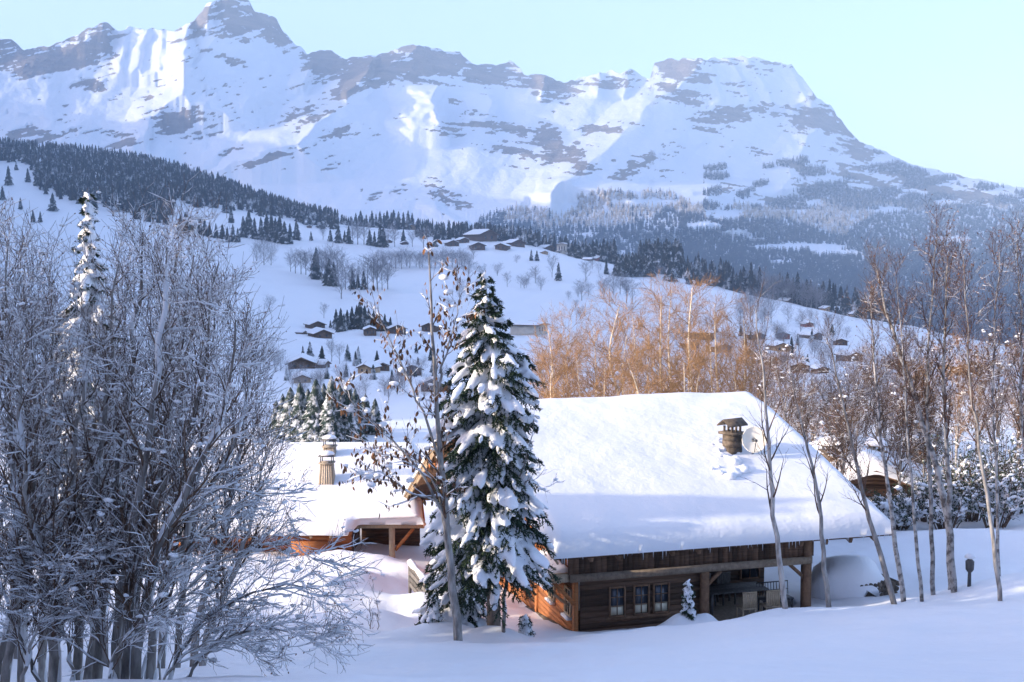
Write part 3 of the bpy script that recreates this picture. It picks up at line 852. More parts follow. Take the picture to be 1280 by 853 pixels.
# windows
for x, w_ in ((1.25, 0.42), (2.02, 0.42), (2.66, 0.44)):
    wo_ = window(ch, T(x, -0.015, 0.62), w_, 0.82, 2, 3, M['brown_beam'])
window(ch, T(6.95, 2.58, 0.62), 0.62, 1.05, 2, 3, M['brown_beam'], 0.0)
MB().box((0.92, -0.05, 0.47), (2.96, 0.0, 0.565)).build('window_board', M['brown_beam'], ch)
for y_ in (0.72, 2.35):
    wo_ = window(ch, T(-0.015, y_, 0.55, -math.pi / 2), 0.5, 0.75, 2, 2, M['light_wood'], 0.0)
    MB().box((-0.3, -0.16, -0.12), (0.3, 0.0, -0.055), T(-0.015, y_, 0.55, -math.pi / 2)).build('sill', M['snow_fine'], wo_)
# lean-to roof on the gable side with its snow
m = MB(); slab(m, (-0.85, 0.45, 1.48), (0.0, 0.45, 1.82), (0.0, 2.9, 1.82), (-0.85, 2.9, 1.48), 0.07)
aw = m.build('side_awning', M['light_wood'], ch)
for y_ in (0.6, 1.7, 2.8):
    m = MB(); m.bar((-0.75, y_, 1.40), (-0.08, y_, 0.85), 0.08, 0.08); m.bar((-0.8, y_, 1.38), (-0.08, y_, 1.67), 0.07, 0.07); m.build('bracket', M['light_wood'], aw)
b_ = grid(np.linspace(0, 1, 16), np.linspace(0, 1, 22), lambda U, V: (-0.88 + .86 * U, 0.42 + 2.5 * V, 1.475 + 0.35 * U))
snow_sheet(b_, 0.28, 0.25, 23, amp=0.05, sc_=0.8).build('awning_snow', M['snow_fine'], aw, smooth=True)


def roof_point(px, py, lift=0.45):
    """where the sight line meets the snow on the large roof, in the chalet's own coordinates"""
    o = w2loc(np.zeros(3)); d = ray(px, py) @ RW
    # z = EZ + lift + (y-EY)*fslope
    t = (EZ + lift + (o[1] - EY) * fslope - o[2]) / (d[2] - d[1] * fslope)
    return o + d * t


def cap_chimney(parent, c, w_, h, rz, wallm, posts=0.28, roofw=1.05, snow=False, zdown=0.9, name='chimney'):
    M4 = T(*c, rz)
    m = MB(); n_ = 7
    for k in range(n_):                          # courses of stone, a little uneven
        z0 = -zdown + (h + zdown) * k / n_; z1 = -zdown + (h + zdown) * (k + 1) / n_; j = rnd.uniform(-0.012, 0.012)
        m.box((-w_ / 2 - j, -w_ / 2 - j, z0 + .002), (w_ / 2 + j, w_ / 2 + j, z1), M4, rnd.uniform(0, 1))
    m.box((-w_ / 2 - 0.1, -w_ / 2 - 0.1, h), (w_ / 2 + 0.1, w_ / 2 + 0.1, h + 0.09), M4)
    o = m.build(name, wallm, parent)
    m = MB()
    for i in (-1, 1):
        for j in (-1, 0, 1): m.box((j * w_ * .42 - .03, i * w_ * .38 - .03, h + .092), (j * w_ * .42 + .03, i * w_ * .38 + .03, h + .09 + posts), M4)
    H = h + 0.09 + posts
    a = roofw / 2
    for sgn in (-1, 1):
        q = np.array([(-a, sgn * 0.62 * a - 0, H), (a, sgn * .62 * a, H), (a, 0, H + .2), (-a, 0, H + .2)]) @ M4[:3, :3].T + M4[:3, 3]
        q2 = q.copy(); q2[:, 2] += .05
        f_ = [(0, 3, 2, 1), (4, 5, 6, 7), (0, 1, 5, 4), (1, 2, 6, 5), (2, 3, 7, 6), (3, 0, 4, 7)]
        m.add(np.concatenate([q, q2]), f_)
    m.build('chimney_cap', M['stone'], o)
    if snow:
        v = ICO3[0].copy(); v[:, 2] = np.maximum(v[:, 2], -0.15)
        v = v * np.array([a * 1.05, a * .8, 0.42]) * (1 + 0.16 * (fbm(ICO3[0][:, 0] * 2 + c[0], ICO3[0][:, 1] * 2 + ICO3[0][:, 2], 3)[:, None] - .5))
        v[:, 2] += H + .14
        MB().add(v @ M4[:3, :3].T + M4[:3, 3], ICO3[1]).build('cap_snow', M['snow_fine'], o, smooth=True)
    return o


c = roof_point(915, 563)
ck = cap_chimney(ch, (c[0], c[1], c[2] - 0.1), 0.47, 0.66, 0.35, M['stone'], posts=.20, roofw=0.92)
# satellite dish on its arm beside the chimney
dc = c + np.array([0.60, -0.42, 0.40])
th = np.linspace(0, 2 * math.pi, 40, endpoint=False); rr = np.linspace(0, 1, 7)
v = [(0, 0, 0)] + [(r_ * .40 * math.cos(t), 0.09 * r_ * r_, r_ * .43 * math.sin(t)) for r_ in rr[1:] for t in th]
f4 = [(1 + i * 40 + j, 1 + i * 40 + (j + 1) % 40, 1 + (i + 1) * 40 + (j + 1) % 40, 1 + (i + 1) * 40 + j) for i in range(5) for j in range(40)]
f3 = [(0, 1 + j, 1 + (j + 1) % 40) for j in range(40)]
dn = np.array(Matrix.Translation(tuple(dc)) @ Matrix.Rotation(math.radians(-18), 4, 'Z') @ Matrix.Rotation(math.radians(-12), 4, 'X') @ Matrix.Scale(-1, 4, (0, 1, 0)))
v = np.array(v); m = MB(); m.addtf(v @ dn[:3, :3].T + dn[:3, 3], f3, f4)
vb = v.copy(); vb[:, 1] -= 0.012; m.addtf(vb @ dn[:3, :3].T + dn[:3, 3], [t[::-1] for t in f3], [t[::-1] for t in f4])
ring = np.stack([0.405 * np.cos(np.append(th, 0)), np.full(41, 0.086), 0.435 * np.sin(np.append(th, 0))], -1) @ dn[:3, :3].T + dn[:3, 3]
for i in range(40): m.bar(ring[i], ring[i + 1], 0.025, 0.025)
dish = m.build('satellite_dish', M['dish'], ch, smooth=False)
m = MB(); tp = np.array([0, 0.42, -0.05]) @ dn[:3, :3].T + dn[:3, 3]; bt = np.array([0.0, 0.09, -0.42]) @ dn[:3, :3].T + dn[:3, 3]
m.bar(bt, tp, 0.025, 0.025); m.box(tp - 0.035, tp + 0.035); m.bar(dc, c + np.array([0.2, 0.1, 0.35]), 0.05, 0.05); m.bar(dc + np.array([.05, .15, 0]), dc + np.array([0.05, 0.15, -0.75]), 0.05, 0.05)
m.build('dish_arm', M['metal'], dish)
# broken snow round the chimney foot
m = MB(); q = []
for k in range(46):
    t = rnd.random(); q.append(roof_point(rnd.normal(903, 7) + t * 42 * rnd.random() - 6, 552 + 44 * t ** 1.2 + rnd.normal(0, 2.5), 0.44))
q = np.array(q); s_ = rnd.uniform(0.05, 0.2, 46) * np.linspace(1.25, 0.55, 46)
m.scatter(*ICO2, q, np.stack([s_ * 1.2, s_ * 1.1, s_ * 0.8], -1), rotz(rnd.uniform(0, 6, 46)))
dm = m.build('roof_snow_lumps', M['snow_fine'], roof, smooth=True)
rm = dm.modifiers.new('melt', 'REMESH'); rm.mode = 'VOXEL'; rm.voxel_size = 0.045; rm.use_smooth_shade = True

# ---- the furniture in the porch
def chair(lx, ly, rz, mat_, label, kind):
    p = loc2w((lx, ly, -0.01)); t = empty(kind, p, YAW + rz, label, 'chair', 'garden chairs on the chalet porch')
    MB().box((-.24, -.23, .42), (.24, .23, .455)).build('seat', mat_, t)
    m = MB()
    for k in range(7): m.box((-.235 + k * .0685, .2, .47), (-.235 + k * .0685 + .058, .225, .92))
    m.box((-.24, .195, .925), (.24, .23, .97)); m.build('backrest', mat_, t)
    for i in (-1, 1):
        for j in (-1, 1): MB().box((i * .21 - .022, j * .2 - .022, 0), (i * .21 + .022, j * .2 + .022, .418)).build('leg', mat_, t)
    return t


chair(5.62, 0.22, math.pi, M['light_wood'], 'pale slatted wooden chair with its back turned, nearer the long wall windows', 'garden_chair')
chair(6.42, 0.22, math.pi, M['light_wood'], 'pale slatted wooden chair with its back turned, nearer the open porch end', 'garden_chair')
chair(5.15, 2.05, 0, M['grey_wood'], 'dim grey chair behind the porch table, against the back wall boards', 'garden_chair')
chair(5.85, 2.05, 0, M['grey_wood'], 'dim grey chair behind the porch table, under the porch window', 'garden_chair')
t = empty('garden_table', loc2w((5.75, 1.3, -0.01)), YAW, 'grey wooden table standing in the shaded chalet porch', 'table')
m = MB()
for k in range(7): m.box((-1.0, -.45 + k * .13, .70), (1.0, -.45 + k * .13 + .12, .74), None, rnd.uniform(0, 1))
m.build('tabletop', M['grey_wood'], t)
for i in (-1, 1):
    for j in (-1, 1): MB().box((i * .95 - .04, j * .36 - .04, 0), (i * .95 + .04, j * .36 + .04, .698)).build('leg', M['grey_wood'], t)
t = empty('metal_bench', loc2w((7.0, 0.9, -0.01)), YAW, 'dark openwork metal bench at the open end of the porch', 'bench')
m = MB(); m.box((-.55, -.2, .40), (.55, .2, .43)); m.build('seat', M['metal'], t)
m = MB()
for k in range(12): m.bar((-.55 + k * .1, .2, .45), (-.55 + k * .1, .24, .86), .018, .018)
m.bar((-.56, .24, .87), (.56, .24, .87), .03, .03); m.bar((-.56, .21, .62), (.56, .21, .62), .02, .02); m.build('backrest', M['metal'], t)
for i in (-1, 1):
    for j in (-1, 1): MB().box((i * .5 - .02, j * .17 - .02, 0), (i * .5 + .02, j * .17 + .02, .398)).build('leg', M['metal'], t)

# ---- the low chalet on the left
LC = np.array([-8.0, 45.0, -12.9])
lc = empty('chalet', LC, 0, 'low timber chalet with sunlit white roof and two tapered chimneys', 'chalet')
rnd = RES(9)
m = MB(); slab(m, (-6.8, -0.6, 2.12), (1.55, -0.6, 2.12), (1.55, 6.0, 4.40), (-6.8, 6.0, 4.40), .13); slab(m, (1.56, 0.15, 2.44), (4.45, 0.15, 2.44), (3.65, 6.0, 4.40), (1.56, 6.0, 4.40), .13)
slab(m, (-6.8, 6.003, 4.4), (3.65, 6.003, 4.4), (3.65, 12, 2.2), (-6.8, 12, 2.2), .13)
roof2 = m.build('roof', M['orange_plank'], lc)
zz = lambda y: np.where(y < 6, 2.12 + (y + .6) * (2.28 / 6.6), 4.4 - (y - 6) * .366)
yy = np.concatenate([np.linspace(0, 1, 50) ** 1.2 * 6.68 - .68, np.linspace(6.2, 12.1, 16)])
base = grid(np.concatenate([np.linspace(0, 0.04, 6)[:-1], np.linspace(0.04, 0.96, 64), np.linspace(0.96, 1, 6)[1:]]), yy, lambda U, V: (-6.85 + U * (np.interp(V, [-.68, 6], [4.5, 3.7]) + 6.85), np.maximum(V, -.68 + sstep(1.35, 1.75, -6.85 + U * 11.3) * 0.75 * (V < 1.2) * (1 - (V + .68) / 1.9)), V))
base[..., 2] = zz(base[..., 1]) + .004 - 0.1 * np.exp(-((base[..., 1] - 6) / .8) ** 2)
snow_sheet(base, .42, .5, 31, amp=.07, sc_=2.0).build('roof_snow', M['snow'], roof2, smooth=True)
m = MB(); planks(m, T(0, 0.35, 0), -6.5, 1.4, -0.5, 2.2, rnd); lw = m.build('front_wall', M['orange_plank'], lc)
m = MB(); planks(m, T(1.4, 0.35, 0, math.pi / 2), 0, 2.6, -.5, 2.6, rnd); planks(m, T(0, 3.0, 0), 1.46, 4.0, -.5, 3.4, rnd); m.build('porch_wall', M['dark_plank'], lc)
MB().box((-6.8, -0.45, 1.72), (1.5, -0.25, 1.95)).build('eave_beam', M['orange_plank'], lc); MB().box((1.6, .28, 2.08), (4.4, .48, 2.3)).build('eave_beam', M['light_wood'], lc)
for x in np.arange(-6.5, 1.5, 0.8): MB().bar((x, -.58, 1.93), (x, .5, 2.3), .1, .13, rnd.uniform(0, 1)).build('rafter', M['light_wood'], roof2)
MB().box((2.95, .3, -.4), (3.18, .5, 2.08)).build('porch_post', M['light_wood'], lc)
m = MB(); m.bar((3.2, .4, 1.15), (3.95, .4, 2.05), .13, .13); m.build('brace', M['orange_plank'], lc)
m = MB(); m.prism([(-.55, 1.1), (.7, .75), (.7, .9), (-.55, 1.75)], -0.9, 0.6, 0); m.build('entrance_roof', M['orange_plank'], lc)
m = MB(); m.box((-6.4, -.5, 1.0), (-0.9, -.35, 1.12)); m.build('balcony_rail', M['light_wood'], lc)
for x in (-4.6, -2.6): window(lc, T(x, .335, .55), .6, .8, 2, 2, M['brown_beam'], 0)


def clad_chimney(parent, c, wb, wt, h, name='chimney', capz=.26):
    m = MB(); n_ = 6
    for f in range(4):                           # tapered board cladding, boards side by side
        for k in range(n_):
            a0 = -1 + 2 * k / n_ + .01; a1 = -1 + 2 * (k + 1) / n_ - .01
            rot = np.array([[math.cos(f * math.pi / 2), -math.sin(f * math.pi / 2), 0], [math.sin(f * math.pi / 2), math.cos(f * math.pi / 2), 0], [0, 0, 1]])
            q = np.array([(a0 * wb, -wb, -.6), (a1 * wb, -wb, -.6), (a1 * wt, -wt, h), (a0 * wt, -wt, h), (a0 * wb * .9, -wb * .9, -.6), (a1 * wb * .9, -wb * .9, -.6), (a1 * wt * .9, -wt * .9, h), (a0 * wt * .9, -wt * .9, h)]) @ rot.T + c
            m.add(q, [(0, 1, 2, 3), (7, 6, 5, 4), (0, 4, 5, 1), (1, 5, 6, 2), (2, 6, 7, 3), (3, 7, 4, 0)], rnd.uniform(0, 1))
    m.box(c + np.array([-wt - .06, -wt - .06, h]), c + np.array([wt + .06, wt + .06, h + .06]))
    o = m.build(name, M['chimney_clad'], parent)
    m = MB()
    for i in (-1, 1):
        for j in (-1, 1): m.bar(c + np.array([i * wt * .9, j * wt * .9, h + .062]), c + np.array([i * wt * .9, j * wt * .9, h + .06 + capz]), .04, .04)
    m.box(c + np.array([-wt * 1.25, -wt * 1.25, h + .062 + capz]), c + np.array([wt * 1.25, wt * 1.25, h + .1 + capz])); m.build('chimney_cap', M['metal'], o)
    v = ICO2[0].copy(); v[:, 2] = np.maximum(v[:, 2], -.1); v = v * np.array([wt * 1.3, wt * 1.3, .16]) + c + np.array([0, 0, h + .13 + capz])
    MB().add(v, ICO2[1]).build('cap_snow', M['snow_fine'], o, smooth=True)


def at_roof2(px, py):
    d = ray(px, py); o = -LC
    t = (2.12 + .42 + (o[1] + .6) * (2.28 / 6.6) - o[2]) / (d[2] - d[1] * (2.28 / 6.6)); return o + d * t


clad_chimney(lc, at_roof2(409, 600), .36, .26, .72); clad_chimney(lc, at_roof2(412, 568), .34, .25, .34)

# ---- the chalet behind on the right
c0 = P(1089, 640, 58); RC = np.array([c0[0], 58, -14.2])
rc = empty('chalet', RC, math.radians(-8), 'dark gabled chalet with snowy stone chimneys behind the slim birches', 'chalet')
m = MB(); A = 3.62; Wd = 6.2; sl_ = .36
slab(m, (-Wd, -1.2, A - Wd * sl_), (0, -1.2, A), (0, 10, A), (-Wd, 10, A - Wd * sl_), .16); slab(m, (0.002, -1.2, A), (Wd, -1.2, A - Wd * sl_), (Wd, 10, A - Wd * sl_), (0.002, 10, A), .16)
roof3 = m.build('roof', M['dark_plank'], rc)
b_ = grid(np.linspace(-Wd - .05, Wd + .05, 50), np.linspace(-1.25, 10, 36), lambda U, V: (U, V, A - np.sqrt(U * U + .12) * sl_ + .01)); snow_sheet(b_, .5, .45, 41, amp=.1, sc_=1.5).build('roof_snow', M['snow'], roof3, smooth=True)
m = MB(); planks(m, T(0, 0, 0), -5.2, 5.2, -1.5, A - .2, rnd, h=.22, clip=lambda z: (-min(5.2, (A - .2 - z) / sl_), min(5.2, (A - .2 - z) / sl_))); m.build('gable_wall', M['dark_plank'], rc)
m = MB(); m.box((-5.0, -1.05, .5), (5.0, -.95, .62)); m.box((-5, -1.05, -.3), (5, -.02, -.2))
for x in np.arange(-4.9, 5, .3): m.box((x, -1.03, -.19), (x + .16, -.97, .5), None, rnd.uniform(0, 1))
m.build('balcony', M['dark_plank'], rc)
for x in (-2.2, 0, 2.2): window(rc, T(x, -.02, .3), .8, 1.1, 2, 2, M['brown_beam'], 0)
for (px_, py_, w_, h_) in ((1038, 582, .8, .75), (1096, 567, .7, .1), (1143, 580, .7, .9)):
    d = ray(px_, py_); D_ = 60.5 if px_ < 1060 else 63
    q = d * (D_ / d[1]) - RC; q = q @ np.array(Matrix.Rotation(math.radians(-8), 3, 'Z'))
    cap_chimney(rc, q, w_, h_, .2, M['stone'], posts=.22, roofw=1.25, snow=True, zdown=1.6)

# ---- small things near the houses
p = at_depth(1066, 36.0); p[2] += .05
t = empty('wood_pile', p, .3, 'domed snow heap over a stack of dark logs beside the porch', 'wood pile')
m = MB(); 
for k in range(9):
    for r_ in range(3):
        a = rnd.uniform(.07, .11); x = -.2 + k * .17 + r_ * .05; z = .08 + r_ * .16
        m.tubes(np.array([[(x, -.95, z), (x, .2, z)]]), np.array([[a, a]]), 9, rnd.uniform(0, 1), cap=True)
m.build('logs', M['stone'], t)
v = ICO3[0].copy(); nz = fbm(v[:, 0] * 1.5 + 3, v[:, 1] * 1.5 + v[:, 2], 5)
v[:, 2] = np.where(v[:, 2] < 0, np.where((v[:, 0] > -.1) & (v[:, 1] < -.1), v[:, 2] * .02 + .30, v[:, 2] * .6), v[:, 2] + .05)
v = v * np.array([1.32, 1.0, 1.08]) * (0.8 + .42 * nz[:, None]); m = MB().add(v, ICO3[1]); m.build('snow_cap', M['snow'], t, smooth=True)

p = at_depth(1221, 31.5)
t = empty('lantern_post', p, 0, 'short dark garden post with lamp head and snow cap among the slim trunks', 'garden lamp')
m = MB(); m.tubes(np.array([[(0, 0, -.1), (0, 0, .42)]]), np.array([[.06, .05]]), 8); m.build('post', M['metal'], t)
m = MB(); m.tubes(np.array([[(0, 0, .42), (0, 0, .5), (0, 0, .72), (0, 0, .82)]]), np.array([[.07, .12, .13, .03]]), 8); m.build('lamp_head', M['metal'], t)
v = ICO2[0] * np.array([.15, .15, .12]); v[:, 2] = np.maximum(v[:, 2], -.02); MB().add(v + np.array([0, 0, .84]), ICO2[1]).build('snow_cap', M['snow_fine'], t, smooth=True)

a = P(512, 704, 37.0); b = P(560, 760, 35.0)
t = empty('wooden_railing', a, 0, 'grey board railing capped with snow just left of the tall spruce', 'railing')
b = b - a; m = MB()
for k in range(4): m.bar((0, 0, -.12 - .2 * k), b + np.array([0, 0, -.12 - .2 * k]), .035, .15, rnd.uniform(0, 1))
m.build('boards', M['grey_wood'], t)
for k in (0.0, .5, 1.0): q = b * k; MB().box((q[0] - .05, q[1] + .03, q[2] - 1.6), (q[0] + .05, q[1] + .12, q[2] + .02)).build('post', M['grey_wood'], t)
tt = np.linspace(0, 1, 12)[:, None]; m = MB(); m.tubes((b[None] * tt + np.array([0, .02, .05]))[None], (0.1 + .03 * np.sin(np.arange(12) * 2.1))[None], 8, cap=True); m.build('snow_cap', M['snow_fine'], t, smooth=True)

# ------------------------------------------------------------------ trees: makers
def grow(Pp, R, n, t0, t1, ang, L, m, rnd, up=0.0, wob=0.12, rr=0.55, rend=0.25, jit=0.3, rmin=0.003):
    """n side shoots on every branch of Pp (B,m,3)"""
    B, mp, _ = Pp.shape
    t = t0 + (t1 - t0) * (np.arange(n)[None] + rnd.random((B, n))) / n
    f = t * (mp - 1); i = np.clip(f.astype(int), 0, mp - 2); u = (f - i)[..., None]
    bi = np.arange(B)[:, None]
    p = Pp[bi, i] * (1 - u) + Pp[bi, i + 1] * u
    tan = unit(Pp[bi, i + 1] - Pp[bi, i]); r = (R[bi, i] * (1 - u[..., 0]) + R[bi, i + 1] * u[..., 0])
    az = rnd.uniform(0, 2 * math.pi, (B, n)) if n < 3 else (np.arange(n)[None] * 2.4 + rnd.uniform(0, 6.3, (B, 1)) + rnd.normal(0, .5, (B, n)))
    ref = np.where(np.abs(tan[..., 2:3]) > .9, np.array([1.0, 0, 0]), np.array([0, 0, 1.0]))
    a = unit(np.cross(tan, ref)); b = np.cross(tan, a)
    an = ang * (1 + rnd.normal(0, .2, (B, n)))
    d = np.cos(an)[..., None] * tan + np.sin(an)[..., None] * (np.cos(az)[..., None] * a + np.sin(az)[..., None] * b)
    ln = (L(t) if callable(L) else L) * rnd.uniform(1 - jit, 1 + jit, (B, n))
    d = d.reshape(-1, 3); ln = ln.reshape(-1); q = p.reshape(-1, 3); r0 = np.maximum(r.reshape(-1) * rr, rmin)
    pts = [q]
    for k in range(m - 1):
        d = unit(d + np.array([0, 0, up]) / (m - 1) * 2 + rnd.normal(0, wob, d.shape))
        q = q + d * (ln / (m - 1))[:, None]; pts.append(q)
    NP = np.stack(pts, 1)
    NR = np.maximum(r0[:, None] * (1 - (1 - rend) * np.linspace(0, 1, m)[None]), rmin * .7)
    return NP, NR


def branch_snow(mb, Pp, R, rnd, k=1.0, smin=0.012, prob=0.8, sides=4, fmin=.12):
    """a strip of snow lying on the upper side of branches"""
    B, m, _ = Pp.shape
    sel = rnd.random(B) < prob; Pp = Pp[sel]; R = R[sel]; B = len(Pp)
    if not B: return
    d = unit(Pp[:, -1] - Pp[:, 0]); flat = np.clip(1.15 - np.abs(d[:, 2]), .12, 1)[:, None]; fl2 = np.maximum(flat, fmin)
    s = (R * 1.15 + smin) * k * fl2 * rnd.uniform(.45, 1.5, R.shape)
    if fmin > .2: s *= np.where(rnd.random(R.shape) < .25, .3, 1.0)
    s[:, 0] *= .5; s[:, -1] *= .25
    Q = Pp.copy(); Q[..., 2] += R * .45 + s * .45
    side = -np.sign(1.0) * np.array([0.25, 0.55, 0])       # wind-plastered on the side towards the camera
    Q = Q - side * (R * .75 * (1 - flat))[..., None]
    mb.tubes(Q, s, sides)


def spline(pts, m):
    pts = np.asarray(pts, float); k = len(pts)
    if k == 2: return pts[0] + (pts[1] - pts[0]) * np.linspace(0, 1, m)[:, None]
    d = np.concatenate([[0], np.cumsum(np.linalg.norm(np.diff(pts, axis=0), axis=1))]); d /= d[-1]
    s = np.linspace(0, 1, m); out = np.zeros((m, 3))
    T_ = np.gradient(pts, d, axis=0)
    i = np.clip(np.searchsorted(d, s) - 1, 0, k - 2); h = d[i + 1] - d[i]; u = (s - d[i]) / h
    h00 = 2 * u ** 3 - 3 * u ** 2 + 1; h10 = u ** 3 - 2 * u ** 2 + u; h01 = -2 * u ** 3 + 3 * u ** 2; h11 = u ** 3 - u ** 2
    return h00[:, None] * pts[i] + (h10 * h)[:, None] * T_[i] + h01[:, None] * pts[i + 1] + (h11 * h)[:, None] * T_[i + 1]


def stem(px_path, D, D2=None, m=16, wob=0.02, rnd=None, ground=True):
    D2 = D if D2 is None else D2
    k = len(px_path); pts = np.array([P(x, y, D + (D2 - D) * i / (k - 1)) for i, (x, y) in enumerate(px_path)])
    S = spline(pts, m)
    if rnd is not None: S[1:] += rnd.normal(0, wob, (m - 1, 3)) * np.array([1, 1, .3])
    if ground:
        z = float(ground_z(S[0, 0], S[0, 1])); S[0, 2] = min(S[0, 2], z) - 0.15
    return S


def conifer_mesh(name, mat_, seed, tiers=10, pts=10, rad=.2, trunk=True):
    rnd = RES(seed); m = MB()
    for layer in range(2):
        for k in range(tiers):
            t = (k + .5 * layer) / tiers
            zc = 0.06 + .94 * t; r = rad * (1 - t) ** .85 * rnd.uniform(.85, 1.15) + .012
            th = np.arange(pts) * 2 * math.pi / pts + rnd.uniform(0, 6)
            ro = r * np.where(np.arange(pts) % 2 == 0, 1.0, .55) * rnd.uniform(.75, 1.25, pts)
            zo = zc - .35 * ro - .03 * rnd.random(pts); ri = np.full(pts, r * .12); zi = zc + .11 + .05 * (1 - t)
            o = np.stack([ro * np.cos(th), ro * np.sin(th), zo], -1); i_ = np.stack([ri * np.cos(th), ri * np.sin(th), np.full(pts, min(zi, 1.0))], -1)
            j = np.arange(pts); j2 = (j + 1) % pts
            m.add(np.concatenate([o, i_]), np.stack([j, j2, pts + j2, pts + j], -1), rnd.random())
    me = m.mesh(name, mat_, smooth=False)
    tr = MB().tubes(np.array([[(0, 0, -.06), (0, 0, .5), (0, 0, .98)]]), np.array([[.022, .012, .003]]), 6).mesh('trunk', M['spruce_bark'], True) if trunk else None
    return me, tr


def bare_mesh(name, mat_, seed, n1=14, n2=7, n3=4, L1=.42, ang=.75, up=.35, r0=.016, sides=3, spread=1.0, t0=.2):
    rnd = RES(seed)
    S = np.stack([rnd.normal(0, .012, 7) * np.linspace(0, 1, 7), rnd.normal(0, .012, 7) * np.linspace(0, 1, 7), np.linspace(-.03, .95, 7)], -1)[None]
    R0 = np.linspace(r0, r0 * .2, 7)[None]
    P1, R1 = grow(S, R0, n1, t0, .97, ang, lambda t: L1 * (1.12 - .8 * np.abs(t - .35)) * spread, 4, rnd, up, rr=.5, rmin=.0035)
    P2, R2 = grow(P1, R1, n2, .2, 1, .7, L1 * .42, 3, rnd, .15, rr=.6, rmin=.0026)
    P3, R3 = grow(P2, R2, n3, .2, 1, .7, L1 * .2, 2, rnd, .1, rr=.7, rmin=.0022)
    m = MB()
    for p_, r_ in ((P1, R1), (P2, R2), (P3, R3)): m.tubes(p_, r_, sides, rnd.random(len(p_)))
    tr = MB().tubes(S, R0, 6).mesh('trunk', M['bark'], True)
    return m.mesh(name, mat_), tr


CON = [conifer_mesh('crown', M['far_needle'], s, 9, 10, r) for s, r in ((1, .19), (2, .22), (3, .17))]
CONF = [conifer_mesh('crown', M['frost_needle'], s, 9, 10, r) for s, r in ((4, .21), (5, .18))]
CONN = [conifer_mesh('crown', M['near_frost_needle'], s, 15, 16, r) for s, r in ((6, .21), (7, .24))]
BARE = [bare_mesh('crown', M['frost_twig'], s, spread=q) for s, q in ((11, 1.0), (12, 1.25), (13, .85))]
BUSH = [bare_mesh('crown', M['frost_twig'], s, n1=18, L1=.6, ang=.6, t0=.03, spread=1.2) for s in (14, 15)]


def plant(kind, tmpl, px, yb, yt, label, cat, group=None, Dmin=60, rnd=RES(77), fat=1.0, D=None):
    base = on_ground(px, yb, Dmin) if D is None else at_depth(px, D)
    D_ = base[1]; H = abs(zy(yt, D_) - base[2]); H = max(H, 2.0)
    o = empty(kind, base, rnd.uniform(0, 6.28), label, cat, group)
    f = fat * 1.25 * rnd.uniform(.88, 1.12); o.scale = (H * f, H * f, H)
    link('crown', tmpl[0], o)
    if tmpl[1]: link('trunk', tmpl[1], o)
    return o


def con(lst, label, group=None, tm=CON, Dmin=60, fat=1.0, D=None):
    for i, (x, yb, yt) in enumerate(lst): plant('spruce_tree', tm[i % len(tm)], x, yb, yt, label, 'tree', group, Dmin, fat=fat, D=D)


def bare(lst, label, group=None, tm=BARE, Dmin=60, fat=1.0, kind='bare_tree', cat='tree', D=None):
    for i, (x, yb, yt) in enumerate(lst): plant(kind, tm[i % len(tm)], x, yb, yt, label, cat, group, Dmin, fat=fat, D=D)


# ------------------------------------------------------------------ the valley: single trees
con([(228, 290, 268), (234, 291, 265), (241, 289, 268), (252, 293, 271), (258, 295, 274), (264, 297, 277), (272, 298, 279), (280, 302, 280), (286, 303, 283), (293, 303, 280), (299, 303, 285), (291, 279, 257), (306, 297, 270), (313, 293, 262), (320, 299, 272), (328, 300, 271)],
    'dark spruce in the ragged row between left forest and snowfield', 'spruces along the left snowfield')
con([(335, 299, 266), (341, 302, 267), (346, 302, 272), (351, 304, 269), (357, 305, 276), (364, 305, 279), (372, 300, 275)], 'tall dark spruce in the tight cluster ending the ragged row', 'tight spruce cluster')
con([(390, 301, 289)], 'small lone spruce on open snow right of the tight spruce cluster')
con([(16, 232, 207), (26, 213, 202), (40, 228, 210), (52, 233, 205), (70, 264, 241), (45, 278, 262), (54, 278, 264), (8, 250, 232), (30, 262, 247)], 'dark spruce scattered on the snowy clearing above the twiggy thicket', 'spruces on the upper left clearing')
con([(414, 302, 286), (424, 304, 281), (432, 303, 288), (437, 305, 282), (463, 307, 287), (469, 308, 289), (476, 309, 281), (480, 309, 284)], 'dark spruce in the loose thicket left of the hamlet barns', 'spruces left of the hamlet')
con([(505, 304, 286)], 'stout spruce standing beside two tiny snow-roofed barns')
con([(446, 281, 266), (452, 279, 263), (459, 281, 268), (466, 281, 263), (471, 281, 267), (476, 282, 264), (481, 282, 266), (485, 282, 263), (490, 282, 265), (493, 283, 262), (499, 283, 264), (505, 283, 265), (511, 282, 263), (516, 282, 266)],
    'slender spruce in the dark skyline row left of the tan barn', 'spruce row by the tan barn')
con([(396, 349, 309)], 'tall pointed spruce rising above the frosted thicket on the left snowfield')
con([(412, 357, 323), (418, 358, 327), (408, 354, 331), (441, 362, 337), (455, 362, 338), (448, 360, 342)], 'shorter spruce half sunk in the frosted thicket on the left snowfield', 'spruces in the frosted thicket')
con([(544, 309, 291)], 'single plump spruce on the slope directly left of the hamlet')
con([(664, 326, 312), (671, 326, 313)], 'one of two small spruces side by side under the hamlet', 'spruce pair under the hamlet')
con([(698, 351, 328)], 'dark almond-shaped spruce alone on the wide central snowfield')
con([(420, 411, 386), (426, 415, 385), (430, 414, 392), (434, 412, 387), (440, 410, 383), (446, 411, 381), (450, 411, 376), (456, 412, 382), (461, 413, 385), (467, 413, 388), (474, 414, 391), (481, 414, 392), (488, 415, 396)],
    'dense dark spruce behind the blue-grey house', 'spruce stand at the snowfield foot')
con([(378, 445, 432), (387, 446, 427)], 'one of two touching spruces behind the wide gabled farm', 'touching spruce pair')
